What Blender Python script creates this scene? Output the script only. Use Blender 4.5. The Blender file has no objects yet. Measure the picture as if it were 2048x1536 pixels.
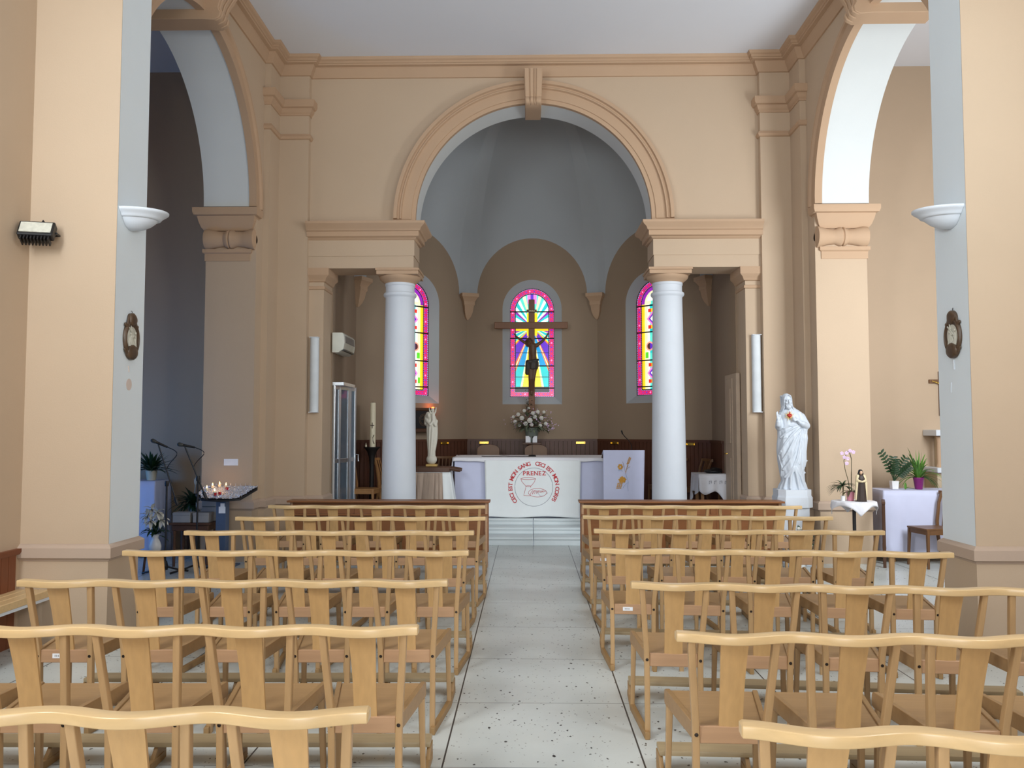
import bpy, bmesh, math, random
from math import pi, sin, cos, radians
from mathutils import Vector, Matrix, Euler, noise
from mathutils.geometry import tessellate_polygon

SC = bpy.context.scene
COL = SC.collection
rnd = random.Random(7)

# ------------------------------------------------------------------ camera
cam_d = bpy.data.cameras.new('camera')
cam_d.sensor_width = 36.0
cam_d.lens = 1661.0 / 2048.0 * 36.0
cam_d.clip_start = 0.05
cam = bpy.data.objects.new('camera', cam_d)
COL.objects.link(cam)
cam.location = (-0.075, 0.0, 1.65)
cam.rotation_euler = (pi / 2 + math.atan(90 / 1661.0), 0, math.atan(32 / 1661.0))
SC.camera = cam

# ------------------------------------------------------------------ view, world, daylight
SC.view_settings.view_transform = 'Standard'
SC.view_settings.look = 'None'
SC.view_settings.gamma = 1.0
SC.view_settings.use_curve_mapping = False
SC.view_settings.exposure = 0.0

w = bpy.data.worlds.new('world')
SC.world = w
w.use_nodes = True
w.node_tree.nodes['Background'].inputs[0].default_value = (0.75, 0.85, 1.0, 1)
w.node_tree.nodes['Background'].inputs[1].default_value = 0.4


def window_light(name, loc, target, sx, sy, watts, col):
    d = bpy.data.lights.new(name, 'AREA')
    d.shape = 'RECTANGLE'
    d.size, d.size_y = sx, sy
    d.energy = watts
    d.color = col
    o = bpy.data.objects.new(name, d)
    COL.objects.link(o)
    o.location = loc
    v = Vector(target) - Vector(loc)
    o.rotation_euler = v.to_track_quat('-Z', 'Y').to_euler()
    return o


# daylight of the nave door and the windows behind the camera
window_light('daylight_nave_door', (0.3, -4.8, 1.9), (0.2, 6, 1.2), 2.8, 2.8, 290, (0.96, 1.01, 1.03))
window_light('daylight_nave_window_right', (3.85, 2.2, 4.0), (-0.5, 6.5, 1.8), 1.8, 2.4, 140, (0.92, 1.01, 1.08))
window_light('daylight_nave_window_right', (3.85, 4.6, 4.0), (-0.5, 9, 2.2), 1.6, 2.4, 44, (0.85, 1.02, 1.13))
window_light('daylight_nave_window_left', (-3.85, 0.6, 4.0), (1, 4.0, 1.2), 1.8, 2.4, 305, (0.96, 1.01, 1.03))
window_light('daylight_nave_window_left', (-3.85, 4.2, 4.0), (1, 9, 2.2), 1.6, 2.4, 64, (0.88, 1.01, 1.11))
# daylight of the right chapel
window_light('daylight_chapel_window', (5.0, 6.95, 3.1), (4.1, 11.0, 3.1), 1.4, 2.2, 188, (0.94, 1.01, 1.06))
# blue glass window of the left chapel
window_light('daylight_blue_window', (-6.9, 8.6, 1.3), (-4.9, 11.3, 0.9), 0.8, 1.2, 19, (0.1, 0.6, 1.7))


# ------------------------------------------------------------------ materials
def lin(c):
    out = []
    for v in c:
        v = v / 255.0
        out.append(v / 12.92 if v <= 0.04045 else ((v + 0.055) / 1.055) ** 2.4)
    return (out[0], out[1], out[2], 1.0)


def new_mat(name):
    m = bpy.data.materials.new(name)
    m.use_nodes = True
    nt = m.node_tree
    return m, nt, nt.nodes['Principled BSDF']


def mat(name, col, rough=0.6, metal=0.0, var=0.06, scale=6.0, bump=0.0, bscale=60.0, spec=0.5, stretch=None, rand=0.0, trans=0.0, sheen=0.0):
    """one painted / woven / cast surface with a little procedural variation"""
    m, nt, b = new_mat(name)
    c = lin(col)
    b.inputs['Roughness'].default_value = rough
    b.inputs['Metallic'].default_value = metal
    b.inputs['Specular IOR Level'].default_value = spec
    if trans:
        b.inputs['Transmission Weight'].default_value = trans
    if sheen:
        b.inputs['Sheen Weight'].default_value = sheen
    tc = nt.nodes.new('ShaderNodeTexCoord')
    mp = nt.nodes.new('ShaderNodeMapping')
    nt.links.new(tc.outputs['Object'], mp.inputs['Vector'])
    if stretch:
        mp.inputs['Scale'].default_value = stretch
    n = nt.nodes.new('ShaderNodeTexNoise')
    n.inputs['Scale'].default_value = scale
    n.inputs['Detail'].default_value = 5
    nt.links.new(mp.outputs[0], n.inputs['Vector'])
    r = nt.nodes.new('ShaderNodeValToRGB')
    r.color_ramp.elements[0].position = 0.3
    r.color_ramp.elements[1].position = 0.7
    r.color_ramp.elements[0].color = [x * (1 - var) for x in c[:3]] + [1]
    r.color_ramp.elements[1].color = [min(1, x * (1 + var)) for x in c[:3]] + [1]
    nt.links.new(n.outputs['Fac'], r.inputs['Fac'])
    last = r.outputs['Color']
    if rand:
        oi = nt.nodes.new('ShaderNodeObjectInfo')
        mr = nt.nodes.new('ShaderNodeMapRange')
        mr.inputs['To Min'].default_value = 1 - rand
        mr.inputs['To Max'].default_value = 1 + rand
        nt.links.new(oi.outputs['Random'], mr.inputs['Value'])
        hs = nt.nodes.new('ShaderNodeHueSaturation')
        nt.links.new(mr.outputs[0], hs.inputs['Value'])
        nt.links.new(last, hs.inputs['Color'])
        last = hs.outputs['Color']
    nt.links.new(last, b.inputs['Base Color'])
    if bump:
        n2 = nt.nodes.new('ShaderNodeTexNoise')
        n2.inputs['Scale'].default_value = bscale
        n2.inputs['Detail'].default_value = 4
        nt.links.new(mp.outputs[0], n2.inputs['Vector'])
        bp = nt.nodes.new('ShaderNodeBump')
        bp.inputs['Strength'].default_value = bump
        bp.inputs['Distance'].default_value = 0.01
        nt.links.new(n2.outputs['Fac'], bp.inputs['Height'])
        nt.links.new(bp.outputs[0], b.inputs['Normal'])
    return m


def emit_mat(name, col, strength):
    m, nt, b = new_mat(name)
    b.inputs['Base Color'].default_value = lin(col)
    b.inputs['Emission Color'].default_value = lin(col)
    b.inputs['Emission Strength'].default_value = strength
    return m


def wood(name, col, along, rough=0.38, rand=0.05, var=0.06):
    st = {'x': (1.2, 14, 14), 'y': (14, 1.2, 14), 'z': (14, 14, 1.2)}[along]
    return mat(name, col, rough, var=var, scale=3.0, bump=0.03, bscale=8, stretch=st, rand=rand)


M = {}
M['wall'] = mat('peach_plaster', (193, 170, 145), 0.85, var=0.025, scale=1.2, bump=0.08, bscale=90)
M['trim'] = mat('rose_beige_plaster', (188, 157, 128), 0.8, var=0.02, scale=2, bump=0.05, bscale=90)
M['pale'] = mat('pale_grey_plaster', (214, 218, 218), 0.85, var=0.02, scale=1.5, bump=0.06, bscale=90)
M['pierpale'] = mat('pale_blue_grey_pier_paint', (230, 239, 244), 0.8, var=0.015, scale=1.5, bump=0.05, bscale=80)
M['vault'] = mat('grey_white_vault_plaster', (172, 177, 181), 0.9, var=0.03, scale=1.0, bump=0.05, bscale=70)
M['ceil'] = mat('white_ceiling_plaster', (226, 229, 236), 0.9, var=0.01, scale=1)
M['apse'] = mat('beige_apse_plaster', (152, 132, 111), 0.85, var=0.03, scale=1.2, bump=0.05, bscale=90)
M['white'] = mat('white_paint', (214, 220, 228), 0.6, var=0.015, scale=4, bump=0.04, bscale=60)
M['railw'] = wood('beech_top_rail', (208, 177, 130), 'x', 0.28)
M['splatw'] = wood('honey_beech_splat', (200, 160, 108), 'z', 0.36)
M['postw'] = wood('beech_post', (184, 149, 106), 'z', 0.38)
M['seatw'] = wood('shaded_beech_seat', (160, 126, 86), 'x', 0.4)  # darker than the other beech: shade on the seats is in the colour
M['crossw'] = wood('pinkish_beech_rail', (180, 142, 108), 'x', 0.4)
M['kneelw'] = wood('worn_beech_plank', (172, 152, 118), 'x', 0.42)
M['runw'] = wood('worn_beech_runner', (160, 126, 82), 'y', 0.5)
M['pew'] = wood('oak_brown_panel', (136, 86, 48), 'x', 0.38, rand=0.03)
M['wains'] = wood('dark_pine_boarding', (120, 66, 38), 'z', 0.45, rand=0.0)
M['wainsdark'] = wood('varnished_dark_boarding', (84, 49, 33), 'z', 0.45, rand=0.0)
M['basetrim'] = mat('grey_beige_base_paint', (186, 164, 146), 0.8, var=0.02, scale=2, bump=0.05, bscale=90)
M['darkwood'] = wood('dark_walnut', (84, 54, 36), 'x', 0.45)
M['crosswood'] = wood('cross_timber', (118, 76, 44), 'z', 0.5)
M['chairw'] = wood('light_chair_wood', (170, 124, 78), 'z', 0.45)
M['chair_brown'] = wood('brown_chair_wood', (112, 78, 48), 'z', 0.42)
M['bolt'] = mat('dark_steel_bolt', (58, 50, 46), 0.4, metal=0.8)
M['black'] = mat('black_coated_metal', (22, 22, 25), 0.45, var=0.1)
M['iron'] = mat('dark_wrought_iron', (34, 30, 28), 0.55, metal=0.4, bump=0.1)
M['cloth'] = mat('white_linen', (232, 232, 238), 0.9, var=0.015, scale=20, bump=0.12, bscale=300, sheen=0.1)
M['clothband'] = mat('white_cotton_banner', (238, 243, 244), 0.9, var=0.02, scale=5, bump=0.1, bscale=200)
M['lilac'] = mat('shaded_white_linen', (208, 212, 238), 0.9, var=0.02, scale=8, bump=0.1, bscale=250)  # white linen, with the bluish tint of shade put into its colour
M['gauze'] = mat('beige_gauze', (176, 156, 140), 0.8, var=0.15, scale=4, stretch=(8, 8, 0.6))
M['red'] = mat('red_thread', (196, 62, 68), 0.8)
M['thread'] = mat('grey_thread', (132, 132, 146), 0.8)
M['gold'] = mat('gold_thread', (206, 150, 52), 0.6)
M['bluethread'] = mat('pale_blue_thread', (170, 188, 214), 0.8)
M['brass'] = mat('polished_brass', (226, 190, 96), 0.25, metal=1.0)
M['gilt'] = mat('gilt_paint', (206, 172, 104), 0.45, metal=0.3)
M['alu'] = mat('brushed_aluminium', (222, 230, 238), 0.35, metal=0.9)
M['glass'] = mat('grey_glass', (160, 180, 200), 0.05, var=0.02, trans=0.6)
M['plasterwhite'] = mat('white_statue_plaster', (200, 208, 218), 0.45, var=0.02, scale=8)
M['ivory'] = mat('ivory_statue_plaster', (226, 222, 208), 0.5, var=0.04, scale=8)
M['wax'] = mat('ivory_wax', (224, 214, 186), 0.4, var=0.04)
M['skinwood'] = mat('carved_brown_wood', (96, 66, 44), 0.5, var=0.15, scale=20)
M['clothwood'] = mat('dark_carved_loincloth', (58, 52, 46), 0.6, var=0.15, scale=20)
M['habit'] = mat('dark_brown_habit', (56, 42, 36), 0.55, var=0.1)
M['cream'] = mat('cream_mantle', (224, 206, 168), 0.5, var=0.06)
M['face'] = mat('painted_face', (220, 180, 150), 0.5)
M['leaf'] = mat('green_leaf', (58, 104, 44), 0.45, var=0.25, scale=14)
M['leafdark'] = mat('dark_green_leaf', (34, 62, 34), 0.45, var=0.25, scale=14)
M['leafbright'] = mat('bright_green_leaf', (88, 140, 52), 0.45, var=0.25, scale=14)
M['leafgrey'] = mat('grey_green_leaf', (108, 120, 96), 0.6, var=0.3, scale=14)
M['stem'] = mat('brown_green_stem', (84, 78, 52), 0.6)
M['petal'] = mat('white_petal', (216, 215, 206), 0.6, var=0.04)
M['pinkpetal'] = mat('lilac_petal', (216, 188, 218), 0.6, var=0.1, scale=30)
M['purplepot'] = mat('purple_glazed_pot', (122, 30, 104), 0.25)
M['pinkpot'] = mat('pink_pot', (214, 138, 156), 0.45)
M['whitepot'] = mat('white_ceramic_pot', (236, 236, 236), 0.25)
M['clear'] = mat('clear_vase_glass', (150, 160, 150), 0.08, trans=0.5)
M['grey'] = mat('grey_carton', (150, 146, 142), 0.8)
M['bluegrey'] = mat('blue_grey_metal', (74, 92, 122), 0.5)
M['bronze'] = mat('dark_bronze_frame', (82, 62, 44), 0.4, var=0.25, scale=20)
M['relief'] = mat('silvered_relief', (206, 204, 190), 0.4, var=0.1, scale=30, bump=0.4, bscale=60)
M['heartred'] = mat('red_painted_heart', (176, 40, 30), 0.4)
M['concrete'] = mat('stone_altar', (196, 176, 146), 0.7, var=0.05)
M['paper'] = mat('white_paper', (238, 240, 246), 0.7)
M['soil'] = mat('potting_soil', (48, 38, 30), 0.9)
M['plug'] = mat('pink_beige_filler', (216, 200, 190), 0.8)
M['acw'] = mat('white_plastic', (212, 214, 204), 0.45)
M['dkgrey'] = mat('dark_grey_plastic', (62, 66, 66), 0.5)
M['doorp'] = mat('beige_door_paint', (178, 158, 138), 0.6)
M['speaker'] = mat('white_speaker_grille', (214, 220, 224), 0.55, bump=0.15, bscale=220)
M['flame'] = emit_mat('candle_flame', (255, 190, 110), 14.0)
M['lampred'] = emit_mat('red_lamp_glass', (255, 96, 40), 10.0)
M['redglass'] = mat('red_votive_glass', (190, 40, 40), 0.15)


def foil():
    m, nt, b = new_mat('crumpled_foil')
    b.inputs['Base Color'].default_value = lin((226, 232, 244))
    b.inputs['Metallic'].default_value = 0.7
    b.inputs['Roughness'].default_value = 0.33
    tc = nt.nodes.new('ShaderNodeTexCoord')
    v = nt.nodes.new('ShaderNodeTexVoronoi')
    v.inputs['Scale'].default_value = 55
    nt.links.new(tc.outputs['Object'], v.inputs['Vector'])
    bp = nt.nodes.new('ShaderNodeBump')
    bp.inputs['Strength'].default_value = 1.0
    bp.inputs['Distance'].default_value = 0.03
    nt.links.new(v.outputs['Distance'], bp.inputs['Height'])
    nt.links.new(bp.outputs[0], b.inputs['Normal'])
    return m


M['foil'] = foil()


def terrazzo(name, base, joints, speck=True, rough=0.28):
    """pale terrazzo slabs: dark chips, dark long joints beside the aisle, faint cross joints"""
    m, nt, b = new_mat(name)
    L = nt.links.new
    N = nt.nodes.new
    b.inputs['Roughness'].default_value = rough
    tc = N('ShaderNodeTexCoord')
    n = N('ShaderNodeTexNoise')
    n.inputs['Scale'].default_value = 1.4
    n.inputs['Detail'].default_value = 6
    L(tc.outputs['Object'], n.inputs['Vector'])
    r = N('ShaderNodeValToRGB')
    c = lin(base)
    r.color_ramp.elements[0].position = 0.3
    r.color_ramp.elements[1].position = 0.7
    r.color_ramp.elements[0].color = [x * 0.86 for x in c[:3]] + [1]
    r.color_ramp.elements[1].color = [min(1, x * 1.04) for x in c[:3]] + [1]
    L(n.outputs['Fac'], r.inputs['Fac'])
    last = r.outputs['Color']

    def mul(fac, colr):
        nonlocal last
        mx = N('ShaderNodeMix')
        mx.data_type = 'RGBA'
        L(fac, mx.inputs[0])
        L(last, mx.inputs[6])
        mx.inputs[7].default_value = colr
        last = mx.outputs[2]

    def math_(op, a, bb=None):
        x = N('ShaderNodeMath')
        x.operation = op
        if isinstance(a, (int, float)):
            x.inputs[0].default_value = a
        else:
            L(a, x.inputs[0])
        if bb is not None:
            if isinstance(bb, (int, float)):
                x.inputs[1].default_value = bb
            else:
                L(bb, x.inputs[1])
        return x.outputs[0]

    if speck:
        for sc, rad, keep, colr in ((34, 0.21, 0.84, (0.045, 0.05, 0.05, 1)), (70, 0.23, 0.87, (0.11, 0.105, 0.095, 1)), (15, 0.13, 0.91, (0.04, 0.04, 0.04, 1))):
            v = N('ShaderNodeTexVoronoi')
            v.inputs['Scale'].default_value = sc
            mp = N('ShaderNodeMapping')
            mp.inputs['Scale'].default_value = (1.0, 0.62, 1)
            mp.inputs['Rotation'].default_value = (0, 0, sc * 0.1)
            wob = N('ShaderNodeTexNoise')
            wob.inputs['Scale'].default_value = sc * 1.6
            L(tc.outputs['Object'], wob.inputs['Vector'])
            add = N('ShaderNodeMix')
            add.data_type = 'VECTOR'
            add.inputs[0].default_value = 0.02
            L(tc.outputs['Object'], add.inputs[4])
            L(wob.outputs['Color'], add.inputs[5])
            L(add.outputs[1], mp.inputs['Vector'])
            L(mp.outputs[0], v.inputs['Vector'])
            near = math_('LESS_THAN', v.outputs['Distance'], rad)
            sep = N('ShaderNodeSeparateColor')
            L(v.outputs['Color'], sep.inputs[0])
            k = math_('GREATER_THAN', sep.outputs[0], keep)
            mul(math_('MULTIPLY', near, k), colr)
    if joints:
        sx = N('ShaderNodeSeparateXYZ')
        L(tc.outputs['Object'], sx.inputs[0])
        ax = math_('ABSOLUTE', sx.outputs[0])
        # long joints at 0.497, 1.48, 2.46 ...
        u = math_('ADD', ax, 0.983 - 0.497)
        fr = math_('FRACT', math_('DIVIDE', u, 0.983))
        d = math_('MULTIPLY', math_('ABSOLUTE', math_('SUBTRACT', fr, 0.5)), 0.983)
        lonj = math_('GREATER_THAN', d, 0.983 / 2 - 0.0045)
        mul(lonj, (0.03, 0.035, 0.04, 1))
        fy = math_('FRACT', math_('DIVIDE', math_('SUBTRACT', sx.outputs[1], 4.144 - 0.962 * 8), 0.962))
        dy = math_('MULTIPLY', math_('ABSOLUTE', math_('SUBTRACT', fy, 0.5)), 0.962)
        crj = math_('GREATER_THAN', dy, 0.962 / 2 - 0.003)
        n3 = N('ShaderNodeTexNoise')
        n3.inputs['Scale'].default_value = 9
        L(tc.outputs['Object'], n3.inputs['Vector'])
        mul(math_('MULTIPLY', crj, math_('GREATER_THAN', n3.outputs['Fac'], 0.36)), (0.16, 0.16, 0.16, 1))
    L(last, b.inputs['Base Color'])
    return m


M['floor'] = terrazzo('terrazzo_floor', (208, 213, 210), True)
M['step'] = terrazzo('worn_stone_step', (222, 230, 232), False, speck=False, rough=0.35)


# ------------------------------------------------------------------ mesh builder
class MB:
    def __init__(self):
        self.v, self.f, self.m = [], [], []

    def add(self, vs, fs, mi=0):
        o = len(self.v)
        self.v += [tuple(p) for p in vs]
        for f in fs:
            self.f.append([i + o for i in f])
            self.m.append(mi)
        return self

    def box(self, x0, x1, y0, y1, z0, z1, mi=0):
        v = [(x, y, z) for z in (z0, z1) for y in (y0, y1) for x in (x0, x1)]
        return self.add(v, [(0, 2, 3, 1), (4, 5, 7, 6), (0, 1, 5, 4), (2, 6, 7, 3), (0, 4, 6, 2), (1, 3, 7, 5)], mi)

    def obox(self, c, size, rot=(0, 0, 0), mi=0):
        mtx = Matrix.Translation(c) @ Euler(rot).to_matrix().to_4x4()
        hx, hy, hz = [s / 2 for s in size]
        v = [mtx @ Vector((x, y, z)) for z in (-hz, hz) for y in (-hy, hy) for x in (-hx, hx)]
        return self.add(v, [(0, 2, 3, 1), (4, 5, 7, 6), (0, 1, 5, 4), (2, 6, 7, 3), (0, 4, 6, 2), (1, 3, 7, 5)], mi)

    def loft(self, rings, caps=True, closed=True, mi=0):
        n = len(rings[0])
        vs = [p for r in rings for p in r]
        fs = []
        for i in range(len(rings) - 1):
            for j in range(n if closed else n - 1):
                k = (j + 1) % n
                fs.append((i * n + j, i * n + k, (i + 1) * n + k, (i + 1) * n + j))
        if caps and closed:
            fs.append(tuple(range(n - 1, -1, -1)))
            fs.append(tuple((len(rings) - 1) * n + j for j in range(n)))
        return self.add(vs, fs, mi)

    def sweep(self, path, sec, up=(0, 0, 1), scale=None, mi=0, caps=True):
        path = [Vector(p) for p in path]
        rings = []
        up = Vector(up)
        for i, p in enumerate(path):
            t = (path[min(i + 1, len(path) - 1)] - path[max(i - 1, 0)]).normalized()
            s = t.cross(up)
            if s.length < 1e-5:
                s = t.cross(Vector((0, 1, 0.01)))
            s.normalize()
            u = s.cross(t).normalized()
            k = scale[i] if scale else 1.0
            rings.append([p + s * (a * k) + u * (b * k) for a, b in sec])
        return self.loft(rings, caps, True, mi)

    def tube(self, path, r, n=8, mi=0):
        rr = r if isinstance(r, (list, tuple)) else [r] * len(path)
        sec = [(cos(2 * pi * j / n), sin(2 * pi * j / n)) for j in range(n)]
        return self.sweep(path, sec, up=(0.013, 0.021, 1), scale=rr, mi=mi)

    def lathe(self, prof, n=32, c=(0, 0, 0), a0=0.0, a1=2 * pi, sx=1.0, sy=1.0, mi=0, caps=True):
        full = abs(a1 - a0 - 2 * pi) < 1e-4
        k = n if full else n + 1
        rings = []
        for r, z in prof:
            r = max(r, 1e-4)
            rings.append([(c[0] + sx * r * cos(a0 + (a1 - a0) * j / n), c[1] + sy * r * sin(a0 + (a1 - a0) * j / n), c[2] + z) for j in range(k)])
        return self.loft(rings, caps, True, mi)

    def ball(self, c, r, n=14, rot=None, mi=0):
        r = (r, r, r) if isinstance(r, (int, float)) else r
        mt = Euler(rot).to_matrix() if rot else None
        rings = []
        m = max(6, n // 2 + 1)
        for i in range(1, m):
            a = pi * i / m
            ring = []
            for j in range(n):
                p = Vector((r[0] * sin(a) * cos(2 * pi * j / n), r[1] * sin(a) * sin(2 * pi * j / n), -r[2] * cos(a)))
                if mt:
                    p = mt @ p
                ring.append(p + Vector(c))
            rings.append(ring)
        return self.loft(rings, True, True, mi)

    def cap(self, p0, r0, p1, r1, n=12, mi=0):
        """tapered capsule"""
        p0, p1 = Vector(p0), Vector(p1)
        d = p1 - p0
        L = d.length
        t = d / L
        s = t.cross(Vector((0.02, 0.03, 1)))
        if s.length < 0.05:
            s = t.cross(Vector((0, 1, 0)))
        s.normalize()
        u = s.cross(t)
        rings = []
        for a in (-80, -50, -22):
            a = radians(a)
            rings.append((p0 + t * (r0 * sin(a)), r0 * cos(a)))
        for a in (0.0, 1.0):
            rings.append((p0 + d * a, r0 + (r1 - r0) * a))
        for a in (22, 50, 80):
            a = radians(a)
            rings.append((p1 + t * (r1 * sin(a)), r1 * cos(a)))
        rr = [[p + s * (r * cos(2 * pi * j / n)) + u * (r * sin(2 * pi * j / n)) for j in range(n)] for p, r in rings]
        return self.loft(rr, True, True, mi)

    def prism(self, poly, t0, t1, mp, mi=0, side=None):
        """poly of (a,b); mp(a, t, b) -> world point"""
        n = len(poly)
        tri = tessellate_polygon([[Vector((a, b, 0)) for a, b in poly]])
        vs = [mp(a, t0, b) for a, b in poly] + [mp(a, t1, b) for a, b in poly]
        self.add(vs, [tuple(t) for t in tri] + [tuple(i + n for i in reversed(t)) for t in tri], mi)
        for i in range(n):
            k = (i + 1) % n
            self.add([vs[i], vs[k], vs[n + k], vs[n + i]], [(0, 1, 2, 3)], side[i] if side else mi)
        return self

    def build(self, name, mats, parent=None, bevel=0.0, seg=1, loc=None, rotz=0.0, angle=35, weld=1e-5):
        bm = bmesh.new()
        vs = [bm.verts.new(p) for p in self.v]
        for f, mi in zip(self.f, self.m):
            try:
                fc = bm.faces.new([vs[i] for i in f])
                fc.material_index = mi
                fc.smooth = True
            except ValueError:
                pass
        bmesh.ops.remove_doubles(bm, verts=bm.verts, dist=weld)
        bmesh.ops.recalc_face_normals(bm, faces=bm.faces)
        if bevel:
            es = [e for e in bm.edges if len(e.link_faces) == 2 and e.calc_face_angle(0) > radians(40)]
            bmesh.ops.bevel(bm, geom=es, offset=bevel, offset_type='OFFSET', segments=seg, profile=0.7, affect='EDGES', clamp_overlap=True)
            for f in bm.faces:
                f.smooth = True
        me = bpy.data.meshes.new(name)
        bm.to_mesh(me)
        bm.free()
        me.set_sharp_from_angle(angle=radians(angle))
        for m in (mats if isinstance(mats, (list, tuple)) else [mats]):
            me.materials.append(m)
        o = bpy.data.objects.new(name, me)
        COL.objects.link(o)
        if parent:
            o.parent = parent
        if loc is not None:
            o.location = loc
        if rotz:
            o.rotation_euler = (0, 0, rotz)
        return o


def tag(o, label=None, cat=None, group=None, kind=None):
    if label:
        o['label'] = label
    if cat:
        o['category'] = cat
    if group:
        o['group'] = group
    if kind:
        o['kind'] = kind
    return o


def thing(name, label, cat, loc=(0, 0, 0), rotz=0.0, group=None):
    o = bpy.data.objects.new(name, None)
    o.empty_display_size = 0.1
    COL.objects.link(o)
    o.location = loc
    o.rotation_euler = (0, 0, rotz)
    return tag(o, label, cat, group)


def struct(o, label):
    return tag(o, label, 'structure', kind='structure')


def organic(mb, name, mats, voxel, smooth=4, parent=None, fac=0.5):
    """melt overlapping volumes into ONE continuous surface"""
    tmp = mb.build('melt', mats)
    r = tmp.modifiers.new('r', 'REMESH')
    r.mode = 'VOXEL'
    r.voxel_size = voxel
    if smooth:
        s = tmp.modifiers.new('s', 'SMOOTH')
        s.iterations = smooth
        s.factor = fac
    dg = bpy.context.evaluated_depsgraph_get()
    dg.update()
    me = bpy.data.meshes.new_from_object(tmp.evaluated_get(dg))
    me.name = name
    old = tmp.data
    bpy.data.objects.remove(tmp)
    bpy.data.meshes.remove(old)
    for p in me.polygons:
        p.use_smooth = True
    if not me.materials:
        me.materials.append(mats)
    o = bpy.data.objects.new(name, me)
    COL.objects.link(o)
    if parent:
        o.parent = parent
    return o


def copy_tree(o, parent=None):
    c = o.copy()
    COL.objects.link(c)
    if parent:
        c.parent = parent
    for ch in list(o.children):
        copy_tree(ch, c)
    return c


def moulding(mb, path, prof, mirror=False, mi=0, caps=True):
    """sweep a profile (out, z) along a plan path; out is to the right of the path"""
    P = [Vector((x, y)) for x, y in path]
    rings = []
    for i, p in enumerate(P):
        ns = []
        if i > 0:
            d = (p - P[i - 1]).normalized()
            ns.append(Vector((d.y, -d.x)))
        if i < len(P) - 1:
            d = (P[i + 1] - p).normalized()
            ns.append(Vector((d.y, -d.x)))
        if len(ns) == 2:
            q = (ns[0] + ns[1]) / (1 + ns[0].dot(ns[1]))
        else:
            q = ns[0]
        s = -1 if mirror else 1
        rings.append([(s * (p.x + q.x * o), p.y + q.y * o, z) for o, z in prof])
    mb.loft(rings, caps, True, mi)
    return mb


def arch_ring(mb, cu, cz, prof, mp, n=48, a0=0.0, a1=pi, mi=0):
    """sweep (radius, out) round a half circle; mp(u, out, z)"""
    rings = []
    for j in range(n + 1):
        a = a0 + (a1 - a0) * j / n
        rings.append([mp(cu + r * cos(a), o, cz + r * sin(a)) for r, o in prof])
    return mb.loft(rings, True, True, mi)


def rect_sec(wx, wz, r=0.0):
    if not r:
        return [(-wx, -wz), (wx, -wz), (wx, wz), (-wx, wz)]
    out = []
    for cx_, cy_, a in ((wx - r, -wz + r, -90), (wx - r, wz - r, 0), (-wx + r, wz - r, 90), (-wx + r, -wz + r, 180)):
        for k in range(4):
            t = radians(a + 30 * k)
            out.append((cx_ + r * cos(t), cy_ + r * sin(t)))
    return out


def blade(mb, base, d, length, width, droop=0.5, n=6, up=(0, 0, 1), tip=0.0, mi=0, prof=None):
    """one leaf: a folded strip that starts along d and droops"""
    d = Vector(d).normalized()
    p = Vector(base)
    side = d.cross(Vector(up))
    if side.length < 0.05:
        side = Vector((1, 0, 0))
    side.normalize()
    L, Cn, Rr = [], [], []
    step = length / n
    for i in range(n + 1):
        t = i / n
        wv = width * (prof(t) if prof else max(0.04, sin(pi * min(1, 0.12 + 0.88 * t)) ** 0.8))
        nrm = side.cross(d).normalized()
        L.append(p - side * wv * 0.5 + nrm * wv * 0.15)
        Cn.append(p.copy())
        Rr.append(p + side * wv * 0.5 + nrm * wv * 0.15)
        d = (d + Vector((0, 0, -droop * step / length * 1.6))).normalized()
        p = p + d * step
    vs = L + Cn + Rr
    m = n + 1
    fs = []
    for i in range(n):
        fs.append((i, i + 1, m + i + 1, m + i))
        fs.append((m + i, m + i + 1, 2 * m + i + 1, 2 * m + i))
    mb.add(vs, fs, mi)


# ================================================================== the setting
XW, XP, XN = 3.52, 3.31, 4.0        # arcade wall, pier face, nave wall
ZC = 6.68                            # ceiling
YJ = 10.36                           # far jamb of the side arches
CY, CR, CZ = 8.62, 1.64, 4.45        # side arch
YE = 11.10                           # front of the chancel arch wall
ZF = 0.31                            # chancel floor
OY, IN = 11.98, 2.82                 # apse octagon: centre y, inradius
HW = IN * math.tan(radians(22.5))    # half facet width
CRAD = math.hypot(IN, HW)
ZS = 4.05                            # vault springing

fl = MB().box(-7.6, 7.6, -5.2, 11.9, -0.12, 0.0).build('floor', M['floor'])
struct(fl, 'pale terrazzo slab floor of the nave with dark chips')
st = MB()
for k, (y, z) in enumerate(((11.88, 0.12), (12.24, 0.215), (12.56, ZF))):
    for xa, xb in ((-2.82, -0.004), (0.004, 2.82)):
        st.box(xa, xb, y, 12.9 if k < 2 else 15.2, 0.0 if k == 0 else (0.12, 0.215)[k - 1], z)
        st.box(xa, xb, y - 0.022, y + 0.05, z - 0.035, z - 0.002)
stp = st.build('floor_chancel', M['step'], bevel=0.004)
struct(stp, 'worn grey stone steps up to the chancel floor')
ceil = MB().box(-7.6, 7.6, -5.2, 11.7, ZC, ZC + 0.15).build('ceiling', M['ceil'])
struct(ceil, 'flat white plaster ceiling of the nave')

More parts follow.
